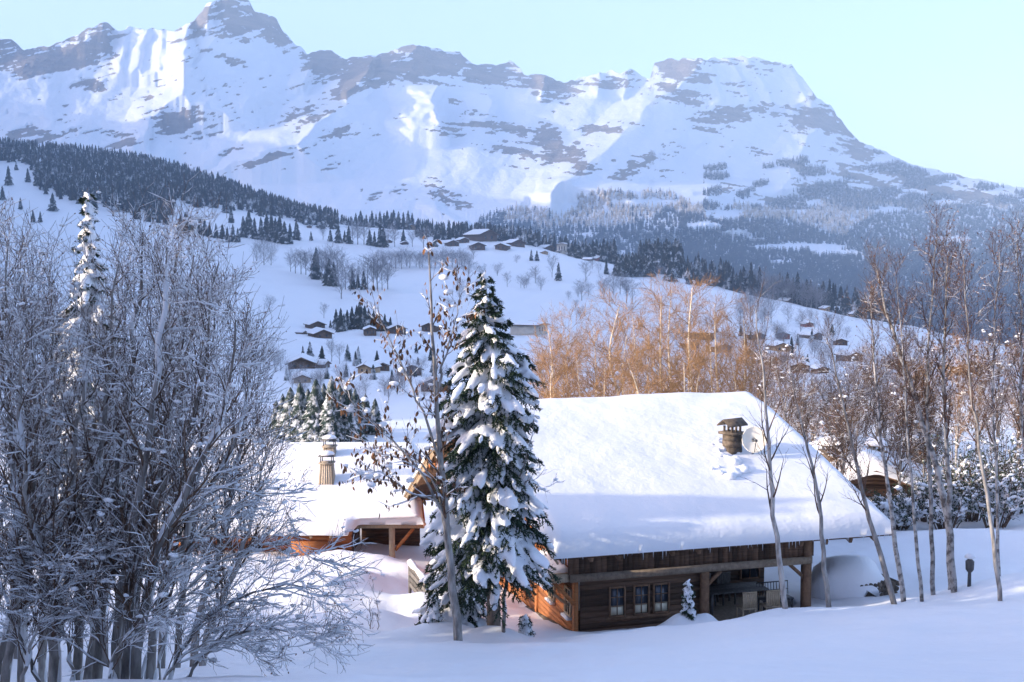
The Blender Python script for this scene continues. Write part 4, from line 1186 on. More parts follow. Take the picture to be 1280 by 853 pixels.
con([(402, 452, 432)], 'slim spruce right of the wide gabled farm')
con([(413, 410, 400)], 'tiny spruce just right of the twin-roofed farm')
con([(434, 452, 430), (447, 456, 434)], 'pale frosted spruce behind the brown leaf clusters', 'pale frosted spruces', tm=CONF)
con([(357, 476, 461)], 'small cream-lit snowy conifer left of the tan-walled cottage', tm=CONF)
con([(408, 474, 456)], 'small cream-lit snowy conifer right of the tan-walled cottage', tm=CONF)
blk = [(770 + 3.1 * i, 344.5 + (i % 3) * .8, 321 - 4 * math.sin(i / 15 * 3.1) + (i % 4)) for i in range(15)] + [(773 + 4.2 * i, 340, 317 - 3 * math.sin(i / 10 * 3.1) + (i % 3)) for i in range(10)]
con(blk, 'dark spruce in the dense block plantation on the snowy slope', 'block plantation spruces', fat=1.25)
con([(757.5, 343, 325)], 'neat dark spruce standing free left of the block plantation')
con([(838, 352, 319)], 'broad dark spruce, biggest of those right of the block plantation', fat=1.3)
con([(861, 356, 329), (872, 357, 335)], 'one of the paired dark spruces right of the broad one', 'paired spruces')
con([(889, 358, 337)], 'dark spruce at the left end of the sloping field crest')
con([(916, 361, 341)], 'rounded dark spruce alone on the bright field crest', fat=1.2)
con([(936, 362, 343), (943, 363, 345), (950, 365, 346)], 'dark spruce at the left end of the frosted hedge belt', 'spruces by the frosted belt')
con([(710 + 4.4 * i, 318, 300 + 3 * math.sin(i * 2.3)) for i in range(14)], 'dark spruce in the belt behind the red-walled chalet', 'spruce belt behind the red-walled chalet')
con([(800 + 3.6 * i, 325 + i * .2, 300 + 3.5 * math.sin(i * 1.9)) for i in range(15)], 'dark spruce in the tall belt behind the broad spruce', 'spruce belt behind the broad spruce')
con([(1046, 385, 375), (1040, 385, 377), (1051, 386, 378)], 'small spruce beside the red chalet past the field crest', 'small spruces by the red chalet')
con([(1072, 384, 369)], 'pointed small spruce right of the red chalet past the field crest')
# frosted leafless trees
bare([(331, 332, 307), (322, 331, 312), (340, 332, 313)], 'pale frosted shrub in the round clump below the tight spruce cluster', 'frosted clump', BUSH, kind='bare_shrub', cat='shrub')
bare([(337, 390, 376)], 'round frosted bush alone on the open left snowfield', tm=BUSH, kind='bare_shrub', cat='shrub', fat=1.3)
bare([(405, 398, 382)], 'thin pale leafless tree alone near the twin-roofed farm')
bare([(364, 340, 322), (370, 342, 318), (377, 343, 316), (383, 344, 317), (390, 349, 320), (403, 352, 318), (409, 353, 315), (416, 357, 318), (423, 358, 319), (427, 374, 344), (432, 362, 332), (438, 364, 336), (447, 362, 338), (460, 362, 330), (467, 362, 321), (472, 362, 324), (478, 363, 334), (485, 362, 332)],
     'grey frosted leafless tree in the thicket across the left snowfield', 'frosted thicket on the left snowfield', fat=1.25)
bare([(405, 300, 285), (442, 305, 284), (448, 306, 282), (456, 306, 281), (486, 309, 287), (494, 309, 289), (516, 309, 290), (530, 310, 289)], 'soft frosted leafless tree around the hamlet barns', 'frosted trees by the barns', fat=1.3)
bare([(592, 324, 311)], 'small frosted tree just under the hamlet roofs')
bare([(646, 329, 322)], 'low frosted bush on the slope below the hamlet', tm=BUSH, kind='bare_shrub', cat='shrub', fat=1.6)
bare([(669, 354, 336)], 'oval frosted tree in the middle of the central snowfield', fat=1.25)
bare([(690, 347, 322)], 'tall thin frosted tree behind the almond-shaped spruce', fat=.9)
bare([(634, 359, 343), (651, 360, 347), (658, 360, 350), (602, 352, 334), (586, 352, 330)], 'faint frosted tree on the slope behind the tall spruce tip', 'faint frosted trees', fat=1.2)
bare([(732, 352, 330)], 'pale round leafless tree below the red-walled chalet', fat=1.2)
bare([(740, 337, 326), (748, 342, 331)], 'small frosted tree between the red-walled chalet and the free-standing spruce', 'small frosted trees', fat=1.2)
bare([(727, 376, 353)], 'blue-grey oval leafless tree at the lower right of the central snowfield', fat=1.2)
bare([(755, 374, 349), (766, 366, 345), (775, 368, 346), (783, 379, 351), (790, 381, 356)], 'blue-grey leafless tree in the loose group above the golden grove', 'leafless trees above the golden grove', fat=1.25)
bare([(823, 345, 333), (830, 346, 336)], 'low frosted tree between the block plantation and the broad spruce', 'low frosted trees', fat=1.3)
bare([(336, 463, 440), (343, 463, 443), (350, 464, 446)], 'brownish leafless shrub left of the wide gabled farm', 'brownish shrubs', BUSH, kind='bare_shrub', cat='shrub')
bare([(414, 452, 428), (424, 455, 434)], 'pale leafless tree between the wide gabled farm and the leaf clusters', 'pale trees by the farm')
bare([(930 + 6 * i, 366 + i * 1.1, 347 + i * 1.3 + 3 * math.sin(i * 2.1)) for i in range(17)], 'violet-grey leafless tree in the hedge belt along the far field crest', 'hedge belt on the field crest', BUSH, fat=1.2)
bare([(930, 398, 375), (938, 401, 372), (947, 402, 374), (956, 406, 377), (964, 404, 380), (925, 396, 380)], 'dark leafless shrub on the sloping field right of the golden grove', 'shrubs on the sloping field', BUSH, kind='bare_shrub', cat='shrub')
bare([(985, 405, 388), (1003, 408, 392), (1018, 412, 396), (1012, 402, 390), (1035, 412, 398), (1050, 416, 398)], 'thin frosted bush near the end of the sloping field', 'frosted bushes on the field end', BUSH, kind='bare_shrub', cat='shrub')

# ------------------------------------------------------------------ woods that read as one mass
def forest(name, label, pos, H, seed, mat_, tiers=5, pts=7, rad=.2):
    rnd = RES(seed); m = MB(); pos = np.asarray(pos); H = np.asarray(H)
    tm = [conifer_mesh('t', None, seed * 10 + k, tiers, pts, rad * (.9 + .15 * k), False)[0] for k in range(3)]
    grp = rnd.integers(0, 3, len(pos))
    for k, me in enumerate(tm):
        v = np.zeros(len(me.vertices) * 3); me.vertices.foreach_get('co', v); f = np.array([p.vertices[:] for p in me.polygons])
        s = grp == k; h = H[s] * rnd.uniform(.65, 1.15, s.sum())
        m.scatter(v.reshape(-1, 3), f, pos[s], np.stack([h * rnd.uniform(.85, 1.2, s.sum()), h * rnd.uniform(.85, 1.2, s.sum()), h], -1), rotz(rnd.uniform(0, 6.3, s.sum())), rnd.random(s.sum()))
        bpy.data.meshes.remove(me)
    return tag(m.build(name, mat_), label, 'forest', kind='stuff')


rnd = RES(101)
low = np.array([(-160, 215), (-20, 203), (20, 200), (42, 207), (60, 240), (100, 255), (150, 262), (190, 274), (214, 284), (221, 250), (250, 258), (280, 267), (300, 261), (330, 267), (360, 272), (400, 284), (440, 288)])
pos = []
for _ in range(30000):
    px = rnd.uniform(-150, 425); D = rnd.uniform(1050, 1900)
    j = np.searchsorted(gcols, px); i = min(np.searchsorted(grows, D), nr - 1)
    if GPY[i, j] < np.interp(px, low[:, 0], low[:, 1]) + rnd.normal(0, 2) and fbm(np.array([px / 22.]), np.array([D / 60.]), 71, 3)[0] > .24: pos.append(at_depth(px, D))
    if len(pos) >= 3000: break
forest('hill_forest', 'dense dusky spruce forest covering the left hillside', pos, np.full(len(pos), 21.0), 102, M['hill_forest'])
pos = [at_depth(rnd.uniform(520, 745), rnd.uniform(1190, 1420)) for _ in range(330)] + [at_depth(rnd.uniform(425, 530), rnd.uniform(1400, 1600)) for _ in range(120)]
forest('spruce_belt', 'blue-dark spruce wood just behind the hamlet', pos, np.interp(np.array(pos)[:, 0], [-200, 60], [13, 20]), 103, M['hill_forest'])
pos = []
for _ in range(800):
    px = rnd.uniform(845, 1110); pos.append(at_depth(px, rnd.uniform(np.interp(px, [845, 1110], [1010, 880]), 1250)))
forest('spruce_belt', 'long dark wood behind the far field crest', pos, rnd.uniform(12, 27, len(pos)), 104, M['hill_forest'])
top = np.array([(600, 275), (640, 262), (690, 262), (720, 247), (760, 240), (840, 241), (862, 257), (900, 262), (930, 256), (1000, 268), (1060, 242), (1100, 250), (1180, 258), (1300, 262)])
clear = [(805, 253, 48, 4.5), (905, 268, 26, 8), (880, 283, 24, 6), (920, 292, 20, 5), (1000, 309, 64, 5), (1045, 316, 34, 4), (735, 295, 8, 5), (1085, 398, 22, 9), (945, 300, 16, 3), (1110, 262, 30, 4), (975, 328, 16, 3), (1190, 300, 30, 4), (700, 252, 24, 16)]
pos = []; sunlit_pos = []
while len(pos) + len(sunlit_pos) < 26000:
    px = rnd.uniform(600, 1330) if rnd.random() < .6 else rnd.uniform(850, 1330); py = rnd.uniform(238, 440)
    if py < np.interp(px, top[:, 0], top[:, 1]) + rnd.normal(0, 2): continue
    if any(((px - a) / c) ** 2 + ((py - b) / d) ** 2 < 1 for a, b, c, d in clear): continue
    if py > np.interp(px, [600, 760, 900, 1300], [290, 340, 380, 440]): continue
    edge = np.interp(px, [640, 700, 760, 830, 900, 960, 1060, 1100, 1330], [286, 286, 282, 268, 268, 276, 290, 262, 262]) + 26 * (fbm(np.array([px / 30.]), np.array([py / 14.]), 91, 3)[0] - .5)  # wavy shade line; trees above it get the sunlit colour
    (sunlit_pos if py < edge and px > 632 and rnd.random() < .85 else pos).append(on_mountain(px, py))
forest('sun_tinted_frosted_wood', 'frosted wood on the mountain foot knoll, its colour painted golden for sunlight', sunlit_pos, np.full(len(sunlit_pos), 20.0), 107, M['sun_tinted_forest'], 2, 6, .27)
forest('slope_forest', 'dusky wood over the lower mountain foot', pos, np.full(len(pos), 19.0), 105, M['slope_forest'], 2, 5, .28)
pos = []
while len(pos) < 5200:
    px = rnd.uniform(880, 1330); py = rnd.uniform(185, 262)
    if py < np.interp(px, SKY[:, 0], SKY[:, 1]) + 3 or fbm(np.array([(px - py * 1.2) / 40.]), np.array([(py + .2 * px) / 10.]), 81, 4)[0] < np.interp(py, [185, 235, 262], [.62, .55, .46]) + .06 * (px < 1000): continue
    pos.append(on_mountain(px, py))
forest('slope_forest', 'sparse dark woods striping the right flank of the mountain', pos, np.full(len(pos), 20.0), 106, M['hill_forest'], 2, 5, .26)

# ------------------------------------------------------------------ far chalets
def far_chalet(px, py, wpx, yaw, label, wall='far_wall', hk=.30, lk=1.15, slope=.40, group=None, nwin=2, Dmin=60, kind='chalet'):
    b_ = on_ground(px, py, Dmin); D = b_[1]; w_ = wpx * D / F; l = w_ * lk; hw = w_ * hk; a = w_ / 2 * .86
    o = empty(kind, b_, math.radians(yaw), label, 'chalet', group)
    ap = hw + a * slope
    MB().prism([(-a, -3), (a, -3), (a, hw), (0, ap), (-a, hw)], 0, l, 1).build('wall', M[wall], o)
    m = MB(); W = w_ / 2 * 1.04; e = w_ * .09; th = w_ * .02 + .1
    ez = ap - W * slope + .05; az_ = ap + .05
    slab(m, (-W, -e, ez + th), (0, -e, az_ + th), (0, l + e, az_ + th), (-W, l + e, ez + th), th); slab(m, (0.02, -e, az_ + th), (W, -e, ez + th), (W, l + e, ez + th), (0.02, l + e, az_ + th), th)
    rf = m.build('roof', M['far_wall'], o)
    b2 = grid(np.linspace(-W * .985, W * .985, 15), np.linspace(-e * .9, l + e * .9, 11), lambda U, V: (U, V, az_ + th + .01 - np.abs(U) * slope))
    snow_sheet(b2, .35 + w_ * .018, w_ * .06, int(px), amp=.05, sc_=4).build('roof_snow', M['snow'], rf, smooth=True)
    for k in range(nwin):
        x = (k + .5) / nwin * 1.5 * a - .75 * a
        MB().box((x - w_ * .045, -.06, hw * .35), (x + w_ * .045, .02, hw * .8)).build('window', M['window_glass'], o)
    return o


FC = far_chalet
FC(611, 302, 30, 38, 'largest chalet of the hillside hamlet, with a long snow roof, at its top')
FC(581, 304, 15, 25, 'dark gabled chalet at the hamlet, just left of the largest one', hk=.25)
FC(567, 308, 17, 15, 'low dark chalet at the left end of the hamlet', hk=.25)
FC(598, 313, 20, 10, 'dark gabled chalet at the front of the hamlet below the largest one', hk=.3)
FC(626, 313, 17, -15, 'dark chalet low in the middle of the hamlet, right of the front gable', hk=.32)
FC(648, 309, 21, 28, 'brown chalet at the right end of the hamlet', hk=.25)
FC(634, 307, 12, 20, 'half hidden snow roof between the middle and the right end of the hamlet', hk=.2)
FC(687, 309, 16, 35, 'low brown house beside the pale block right of the hamlet', 'far_wall', hk=.22)
FC(702, 308, 15, -20, 'tall pale rendered house right of the hamlet', 'pale_wall', hk=.75, slope=.2, nwin=3)
FC(702, 314, 17, -8, 'low long snow-roofed house below the tall pale one', 'pale_wall', hk=.12, slope=.25)
FC(681, 318, 9, 10, 'tiny brown hut right of the two small spruces', 'tan_wall', nwin=1)
FC(515, 284, 15, 30, 'small tan barn under the skyline spruce row', 'tan_wall', hk=.25, nwin=1)
FC(487, 304, 10, 20, 'tiny snow-roofed barn among the frosted trees', nwin=1, hk=.2)
FC(507, 306, 10, 15, 'tiny snow-roofed barn right below the stout spruce', nwin=1, hk=.2)
FC(752, 326, 15, 20, 'red-walled chalet with snowy gable behind the free-standing spruce', 'red_wall', hk=.28)
FC(740, 327, 10, 75, 'low dark annex joined at the left of the red-walled chalet', hk=.25, nwin=1)
FC(783, 318, 18, 15, 'snow roof peeping over the block plantation', hk=.2)
FC(388, 285, 7, 10, 'minute cabin at the foot of the left forest', nwin=1)
FC(404, 423, 26, 25, 'front house of the twin-roofed farm on the left snowfield', hk=.22, lk=1.3)
FC(397, 411, 22, 25, 'rear house of the twin-roofed farm on the left snowfield', hk=.22, lk=1.2)
FC(381, 418, 10, 60, 'low shed at the left end of the twin-roofed farm', hk=.2, nwin=1)
FC(463, 420, 17, 12, 'blue-grey house with white window band before the spruce stand', hk=.45, nwin=3)
FC(376, 461, 38, 8, 'wide gabled farm with deep eaves behind the snowy conifers', hk=.16, slope=.42, nwin=3)
FC(408, 460, 20, 75, 'long snowy wing to the right of the wide gabled farm', hk=.22, nwin=1)
FC(377, 479, 24, 12, 'tan-walled cottage with its sunlit gable below the wide gabled farm', 'tan_wall', hk=.2)
FC(455, 467, 22, -20, 'tan house with red edge boards seen through the brown leaves, left', 'tan_wall', hk=.3)
FC(478, 464, 20, 20, 'brown house seen through the brown leaves, right', hk=.3)
FC(478, 412, 26, 30, 'snow-roofed house hidden behind the leaf clusters at the snowfield edge', hk=.25)
FC(497, 418, 24, 12, 'dark brown gabled house left of the tall spruce tip', 'far_wall', hk=.28)
FC(536, 415, 22, -12, 'house with snowy roof between leafy twigs and spruce', hk=.3)
FC(514, 470, 30, 15, 'broad roofed house low behind the leafy twigs', hk=.25)
FC(540, 490, 34, -10, 'snowy house low behind the leafy tree trunk', hk=.25)
FC(678, 418, 33, 62, 'flat-roofed pale house with long white balcony right of the spruce', 'pale_wall', hk=.35, slope=.12, nwin=3)
FC(988, 352, 14, 40, 'snow roof set into the long dark wood', hk=.2)
FC(1052, 370, 22, 40, 'red chalet with long snow roof past the field crest', 'red_wall', hk=.22)
FC(1036, 376, 13, 15, 'small pale gabled house left of the red chalet', 'tan_wall', hk=.3)
FC(1078, 371, 16, 20, 'dark house with snow roof right of the red chalet', hk=.3)
rv = [(893, 424, 30, 70, 'long low brown house behind the golden grove top', 'far_wall'), (866, 436, 20, 10, 'brown gabled house deep inside the golden grove', 'far_wall'), (906, 441, 24, 20, 'brown house among shrubs right of the golden grove', 'far_wall'),
      (949, 425, 19, 8, 'dark gabled chalet left of the dark slim trunk top', 'far_wall'), (979, 424, 19, -15, 'reddish chalet with one sunlit roof edge at the lower right village', 'red_wall'), (1012, 409, 13, 12, 'smallest red-brown chalet under the sloping field', 'red_wall'),
      (979, 440, 24, 5, 'tan gabled chalet in the centre of the lower right village', 'tan_wall'), (967, 456, 22, 12, 'broad tan-brown chalet at the front of the lower right village', 'tan_wall'), (1002, 466, 26, -12, 'brown flat-gabled chalet above a dark garden wall', 'far_wall'),
      (1030, 467, 18, 8, 'low dark chalet at the right end of the lower right village', 'far_wall'), (1022, 425, 20, 30, 'wide dark house right of the reddish chalet', 'far_wall'), (1052, 432, 18, -10, 'dark house behind the leaning pale birch', 'far_wall'),
      (940, 445, 16, -8, 'small snowy-roofed chalet beside the dark slim trunk', 'tan_wall'), (1070, 452, 24, 15, 'snowy house half behind the dense slim trunks', 'far_wall'), (1125, 462, 30, -10, 'large dim house behind the right-hand trunks', 'far_wall'), (1215, 470, 40, 12, 'dark gabled house behind the trunks at the right edge', 'far_wall')]
for (x, y, w_, ya, lb, wm) in rv: FC(x, y, w_, ya, lb, wm, hk=.28, slope=.36)

# hedgerows, orchards and scrub between the houses
rnd = RES(131)
bare([(478 + 5.2 * i + rnd.uniform(-2, 2), 334 + rnd.uniform(-2, 3), 319 + rnd.uniform(-2, 3)) for i in range(22)], 'grey leafless bush in the long hedge bank left of the tall spruce tip', 'hedge bank', BUSH, kind='bare_shrub', cat='shrub', fat=1.3)
bare([(rnd.uniform(835, 1060), y, y - rnd.uniform(11, 19)) for y in rnd.uniform(408, 474, 46)], 'dark leafless garden tree among the lower right village roofs', 'village garden trees', BUSH, kind='bare_tree', fat=1.2)
con([(rnd.uniform(850, 1080), y, y - rnd.uniform(10, 17)) for y in rnd.uniform(400, 470, 16)], 'dark garden conifer among the lower right village roofs', 'village garden conifers')
bare([(rnd.uniform(345, 560), y, y - rnd.uniform(12, 20)) for y in rnd.uniform(470, 505, 26)], 'frosted leafless shrub on the low ground beyond the low chalet', 'low ground shrubs', BUSH, kind='bare_shrub', cat='shrub', fat=1.2)
bare([(rnd.uniform(560, 830), y, y - rnd.uniform(6, 13)) for y in rnd.uniform(345, 405, 18)], 'tiny frosted bush dotted on the open central snowfield', 'snowfield bushes', BUSH, kind='bare_shrub', cat='shrub', fat=1.4)
con([(rnd.uniform(425, 560), y, y - rnd.uniform(12, 20)) for y in rnd.uniform(440, 480, 14)], 'dark conifer half hidden by the leafy twigs in the low hamlet', 'conifers of the low hamlet')

# ------------------------------------------------------------------ the near trees
def near_tree(kind, label, stems, rnd, r0=.09, n1=14, L1=1.6, n2=7, L2=.7, n3=4, L3=.3, ang=.6, up=.35, t0=.25, bark='bark', twig='twig', snow=1.0, lumps=60, lump=(.03, .09), dots=0, dotmat='dry_leaf', cat='tree', group=None, sides=8, stem_snow=True, rmin=.0035, L1f=None, dotsize=.03):
    base = stems[0][0].copy(); base[2] += .15
    o = empty(kind, base, 0, label, cat, group)
    S = np.stack(stems); B, m, _ = S.shape
    rs = r0 * rnd.uniform(.75, 1.15, B)[:, None] * (1 - .86 * np.linspace(0, 1, m)[None] ** 1.1)
    for k in range(B):
        MB().tubes(S[k:k + 1], rs[k:k + 1], sides, rnd.random()).build('trunk', M[bark], o, True, base)
    Lf = (lambda t: L1 * (1.15 - .75 * t)) if L1f is None else L1f
    P1, R1 = grow(S, rs, n1, t0, .99, ang, Lf, 6, rnd, up, .09, .5, rmin=rmin * 1.7)
    P2, R2 = grow(P1, R1, n2, .18, 1, .65, L2, 5, rnd, up * .5, .13, .6, rmin=rmin * 1.2)
    P3, R3 = grow(P2, R2, n3, .15, 1, .7, L3, 3, rnd, up * .3, .15, .7, rmin=rmin)
    mb = MB()
    mb.tubes(P1, R1, 4, rnd.random(len(P1))); mb.tubes(P2, R2, 3, rnd.random(len(P2))); mb.tubes(P3, R3, 3, rnd.random(len(P3)))
    mb.build('branches', M[twig], o, True, base)
    if snow > 0:
        mb = MB()
        if stem_snow: branch_snow(mb, S, rs, rnd, 1.05 * min(snow, 1), .003, 1.0, 6, .92 if snow > .7 else .45)
        branch_snow(mb, P1, R1, rnd, 1.25 * snow, .009, .95); branch_snow(mb, P2, R2, rnd, 1.2 * snow, .007, .8); branch_snow(mb, P3, R3, rnd, snow, .0065, .72, 3)
        if lumps:
            al = np.concatenate([P2[:, 2:4].reshape(-1, 3), P3[:, 1]]); q = al[rnd.integers(0, len(al), lumps)]
            s = rnd.uniform(lump[0], lump[1], lumps) * rnd.uniform(.6, 1.2, lumps)
            for _ in range(3):                        # each clump is a few lumps run together
                jo = rnd.normal(0, .55, (lumps, 3)) * s[:, None] * np.array([1.3, 1.3, .4]); k_ = rnd.uniform(.55, 1.1, lumps)
                mb.scatter(*ICO1, q + jo + np.array([0, 0, .008]), np.stack([s * 1.5 * k_, s * .9 * k_, s * .75 * k_], -1), rotz(rnd.uniform(0, 6, lumps)))
        sn = mb.build('snow_clumps', M['snow_fine'], o, True, base)
    if dots:
        al = np.concatenate([P3[:, -1], P3[:, 1], P2[:, -1]]); q = al[rnd.integers(0, len(al), dots)]
        d = unit(rnd.normal(0, 1, (dots, 3)) * np.array([1, 1, .5]) - np.array([0, 0, .8]))
        s = dotsize * rnd.uniform(.6, 1.6, dots)
        MB().scatter(LEAFV, LEAFF, q, np.stack([s * .8, s * 1.3, s], -1), frames(d, rnd.uniform(0, 6, dots)), rnd.random(dots)).build('dead_leaves', M[dotmat], o, False, base)
    return o


def spruce(label, base, top, rnd, Rmax=1.5, nb=150, t_low=.12, snow=1.0, trunk_r=.2, rprof=None, twigs=11, voxel=.05, group=None):
    """a spruce close by: drooping boughs with needle sprays and slabs of snow"""
    base = np.asarray(base, float); top = np.asarray(top, float); H = np.linalg.norm(top - base)
    o = empty('spruce_tree', base, 0, label, 'tree', group)
    ax = lambda t: base + (top - base) * np.asarray(t)[..., None]
    tt = np.linspace(-.02, 1, 14)
    MB().tubes(ax(tt)[None], (trunk_r * (1 - .96 * np.linspace(0, 1, 14)))[None], 10).build('trunk', M['spruce_bark'], o, True, base)
    if rprof is None: rprof = lambda t: Rmax * np.clip((1 - t), 0, 1) ** .8
    t = t_low + (1 - t_low) * (np.arange(nb) + rnd.random(nb)) / nb; t = t_low + (1 - t_low) * (1 - (1 - (t - t_low) / (1 - t_low)) ** .74); t = np.clip(t, t_low, .985)
    az = np.arange(nb) * 2.39996 + rnd.normal(0, .25, nb)
    L = rprof(t) * rnd.uniform(.72, 1.15, nb) + .05
    m = 8; s = np.linspace(0, 1, m)[None]
    droop = (.25 + .55 * (1 - t))[:, None]
    hr = L[:, None] * (s - .10 * s ** 2); vz = L[:, None] * (.25 * s * (t[:, None] > .85) - droop * s ** 1.5 + .22 * np.clip(s - .7, 0, 1) * 1.0)
    Pb = ax(t)[:, None, :] + np.stack([hr * np.cos(az)[:, None], hr * np.sin(az)[:, None], vz], -1)
    Rb = (.006 + .018 * L)[:, None] * (1 - .85 * s)
    mb = MB(); mb.tubes(Pb, Rb, 4, .3)
    # side twigs, flat in the bough, hanging at their ends
    k = twigs; u = (np.arange(k)[None] + rnd.random((nb, k))) / k * .85 + .12
    f = u * (m - 1); i = np.clip(f.astype(int), 0, m - 2); w_ = (f - i)[..., None]; bi = np.arange(nb)[:, None]
    q = Pb[bi, i] * (1 - w_) + Pb[bi, i + 1] * w_; tan = unit(Pb[bi, i + 1] - Pb[bi, i])
    sd = unit(np.cross(tan, np.array([0, 0, 1.0]))) * np.where(np.arange(k) % 2 == 0, 1, -1)[None, :, None]
    d = unit(tan * .8 + sd * rnd.uniform(.5, 1.1, (nb, k, 1)) + np.array([0, 0, -.25]) * rnd.uniform(.4, 2.2, (nb, k, 1)))
    tl = (.30 * L[:, None] * (1.15 - u) + .10) * rnd.uniform(.7, 1.3, (nb, k))
    ok_ = (rnd.random((nb, k)) < np.clip(L / .8 + .18, 0, 1)[:, None]).reshape(-1)
    q = q.reshape(-1, 3)[ok_]; d = d.reshape(-1, 3)[ok_]; tl = tl.reshape(-1)[ok_]
    q1 = q + d * (tl * .55)[:, None]; d2 = unit(d + np.array([0, 0, -.55])); q2 = q1 + d2 * (tl * .5)[:, None]
    Tw = np.stack([q, q1, q2], 1); mb.tubes(Tw, np.tile([.016, .014, .004], (len(q), 1)), 3, rnd.random(len(q)))
    # needle sprays
    allP = np.concatenate([Tw.reshape(-1, 3)[None]]); seg = np.concatenate([np.stack([q, q1], 1), np.stack([q1, q2], 1), np.stack([Pb[:, 2:-1].reshape(-1, 3), Pb[:, 3:].reshape(-1, 3)], 1)])
    nn = 11; e = rnd.random((len(seg), nn, 1)); pp = (seg[:, None, 0] * (1 - e) + seg[:, None, 1] * e).reshape(-1, 3)
    dd = np.repeat(unit(seg[:, 1] - seg[:, 0]), nn, 0); dd = unit(dd + rnd.normal(0, .62, dd.shape))
    ln = rnd.uniform(.06, .13, len(pp))
    mb.scatter(LEAFV, LEAFF, pp, np.stack([np.full(len(pp), .028), ln, ln], -1), frames(dd, rnd.uniform(0, 6.3, len(pp))), rnd.random(len(pp)))
    mb.build('boughs', M['needle'], o, False, base)
    if snow > 0:
        mb = MB(); loaded = np.where(rnd.random(nb) < .72, 1.0, .25); sel = rnd.random(nb) < .95; PB = Pb[sel]; LL = L[sel]; n = len(PB); pts = []; sc_ = []
        for kk in range(12):
            u_ = np.clip(rnd.uniform(.12, .86, n), 0, .999) * (m - 1); ii = u_.astype(int); ww = (u_ - ii)[:, None]
            c = PB[np.arange(n), ii] * (1 - ww) + PB[np.arange(n), ii + 1] * ww
            sz = (.042 + .056 * LL * rnd.uniform(.5, 1.3, n)) * snow; keep = rnd.random(n) < .9 * loaded[sel]
            c = c + np.array([0, 0, .035]) + rnd.normal(0, 1, (n, 3)) * np.array([.085, .085, .0]) * LL[:, None]
            pts.append(c[keep]); sc_.append(sz[keep])
        for kk in range(3):                       # tongues hanging on the twigs
            sl_ = rnd.integers(0, len(q1), int(n * 1.5)); pts.append(q1[sl_] + np.array([0, 0, .02])); sc_.append((.028 + .06 * tl[sl_]) * snow * rnd.uniform(.7, 1.4, len(sl_)))
        pts = np.concatenate(pts); sc_ = np.concatenate(sc_); hd = pts - ax(np.clip((pts[:, 2] - base[2]) / max(H, 1e-3), 0, 1)); hd[:, 2] = -np.linalg.norm(hd[:, :2], axis=1) * .75
        mb.scatter(*ICO1, pts, np.stack([sc_ * .9, sc_ * rnd.uniform(1.5, 3.0, len(sc_)), sc_ * .52], -1), frames(hd + 1e-4))
        sn = mb.build('snow_clumps', M['snow_fine'], o, True, base)
        rm = sn.modifiers.new('melt', 'REMESH'); rm.mode = 'VOXEL'; rm.voxel_size = voxel; rm.use_smooth_shade = True
        sm = sn.modifiers.new('soften', 'SMOOTH'); sm.factor = .5; sm.iterations = 2
    return o


# the tall spruce in the middle
rnd = RES(201)
sb = at_depth(617, 29.3); st_ = P(607, 338, 29.3)
spruce('tall dark green spruce heavy with snow in front of the large chalet', sb, st_, rnd, Rmax=1.75, nb=225, t_low=.19, trunk_r=.2,
       rprof=lambda t: np.interp(t, [0, .14, .25, .40, .55, .65, .75, .83, .88, .93, .97, 1], [.9, 1.5, 1.75, 1.62, 1.45, 1.6, 1.36, .9, .48, .26, .12, .03]), snow=1.1, twigs=14)
# big pads of snow on its tip and on its left flank
# the slim dark trunk beside it
near_tree('slim_tree', 'thin bare trunk close against the right side of the tall spruce', [stem([(630, 803), (631, 740), (634, 690), (640, 630), (662, 560), (668, 525)], 28.6, rnd=rnd), stem([(632, 690), (645, 650), (662, 600), (684, 610)], 28.6, ground=False)[:16]], rnd, r0=.055, n1=7, L1=.7, n2=3, L2=.3, n3=2, L3=.15, t0=.55, lumps=10, snow=.9)

# the tree with hanging brown leaves
rnd = RES(202)
stems = [stem([(573, 801), (566, 740), (557, 640), (549, 560), (545, 480), (541, 400), (536, 318)], 27.6, m=16, rnd=rnd),
         stem([(552, 585), (530, 520), (505, 462), (484, 420), (462, 378)], 27.6, 27.2, rnd=rnd, ground=False), stem([(546, 500), (558, 440), (570, 400), (576, 352)], 27.6, 27.9, rnd=rnd, ground=False),
         stem([(558, 650), (520, 585), (480, 540), (440, 505), (425, 470)], 27.6, 27.0, rnd=rnd, ground=False), stem([(562, 690), (540, 600), (500, 560), (455, 560)], 27.6, 27.9, rnd=rnd, ground=False),
         stem([(556, 620), (520, 620), (470, 590), (452, 598)], 27.6, 26.9, rnd=rnd, ground=False)]
base = stems[0][0].copy(); base[2] += .15
o = empty('leafy_tree', base, 0, 'slender tree with hanging brown leaves and snow tufts left of the tall spruce', 'tree')
rads = [.115, .04, .035, .04, .04, .03]
for k, (s, r) in enumerate(zip(stems, rads)):
    MB().tubes(s[None], (r * (1 - .85 * np.linspace(0, 1, len(s))))[None], 8, .4).build('trunk' if k == 0 else 'limb', M['bark'], o, True, base)
S = np.stack(stems); RS_ = np.array(rads)[:, None] * (1 - .85 * np.linspace(0, 1, 16))[None]
P1, R1 = grow(S, RS_, 13, .28, .99, .75, lambda t: .85 * (1.1 - .5 * t), 5, rnd, .2, .1, .5, rmin=.006)
P2, R2 = grow(P1, R1, 5, .2, 1, .6, .40, 4, rnd, .1, .12, .6, rmin=.004)
mb = MB(); mb.tubes(P1, R1, 4, .4); mb.tubes(P2, R2, 3, .4); mb.build('branches', M['twig'], o, True, base)
mb = MB(); branch_snow(mb, S, RS_, rnd, .9, .006, 1, 6); branch_snow(mb, P1, R1, rnd, 1.2, .012, .85); branch_snow(mb, P2, R2, rnd, 1.1, .01, .6)
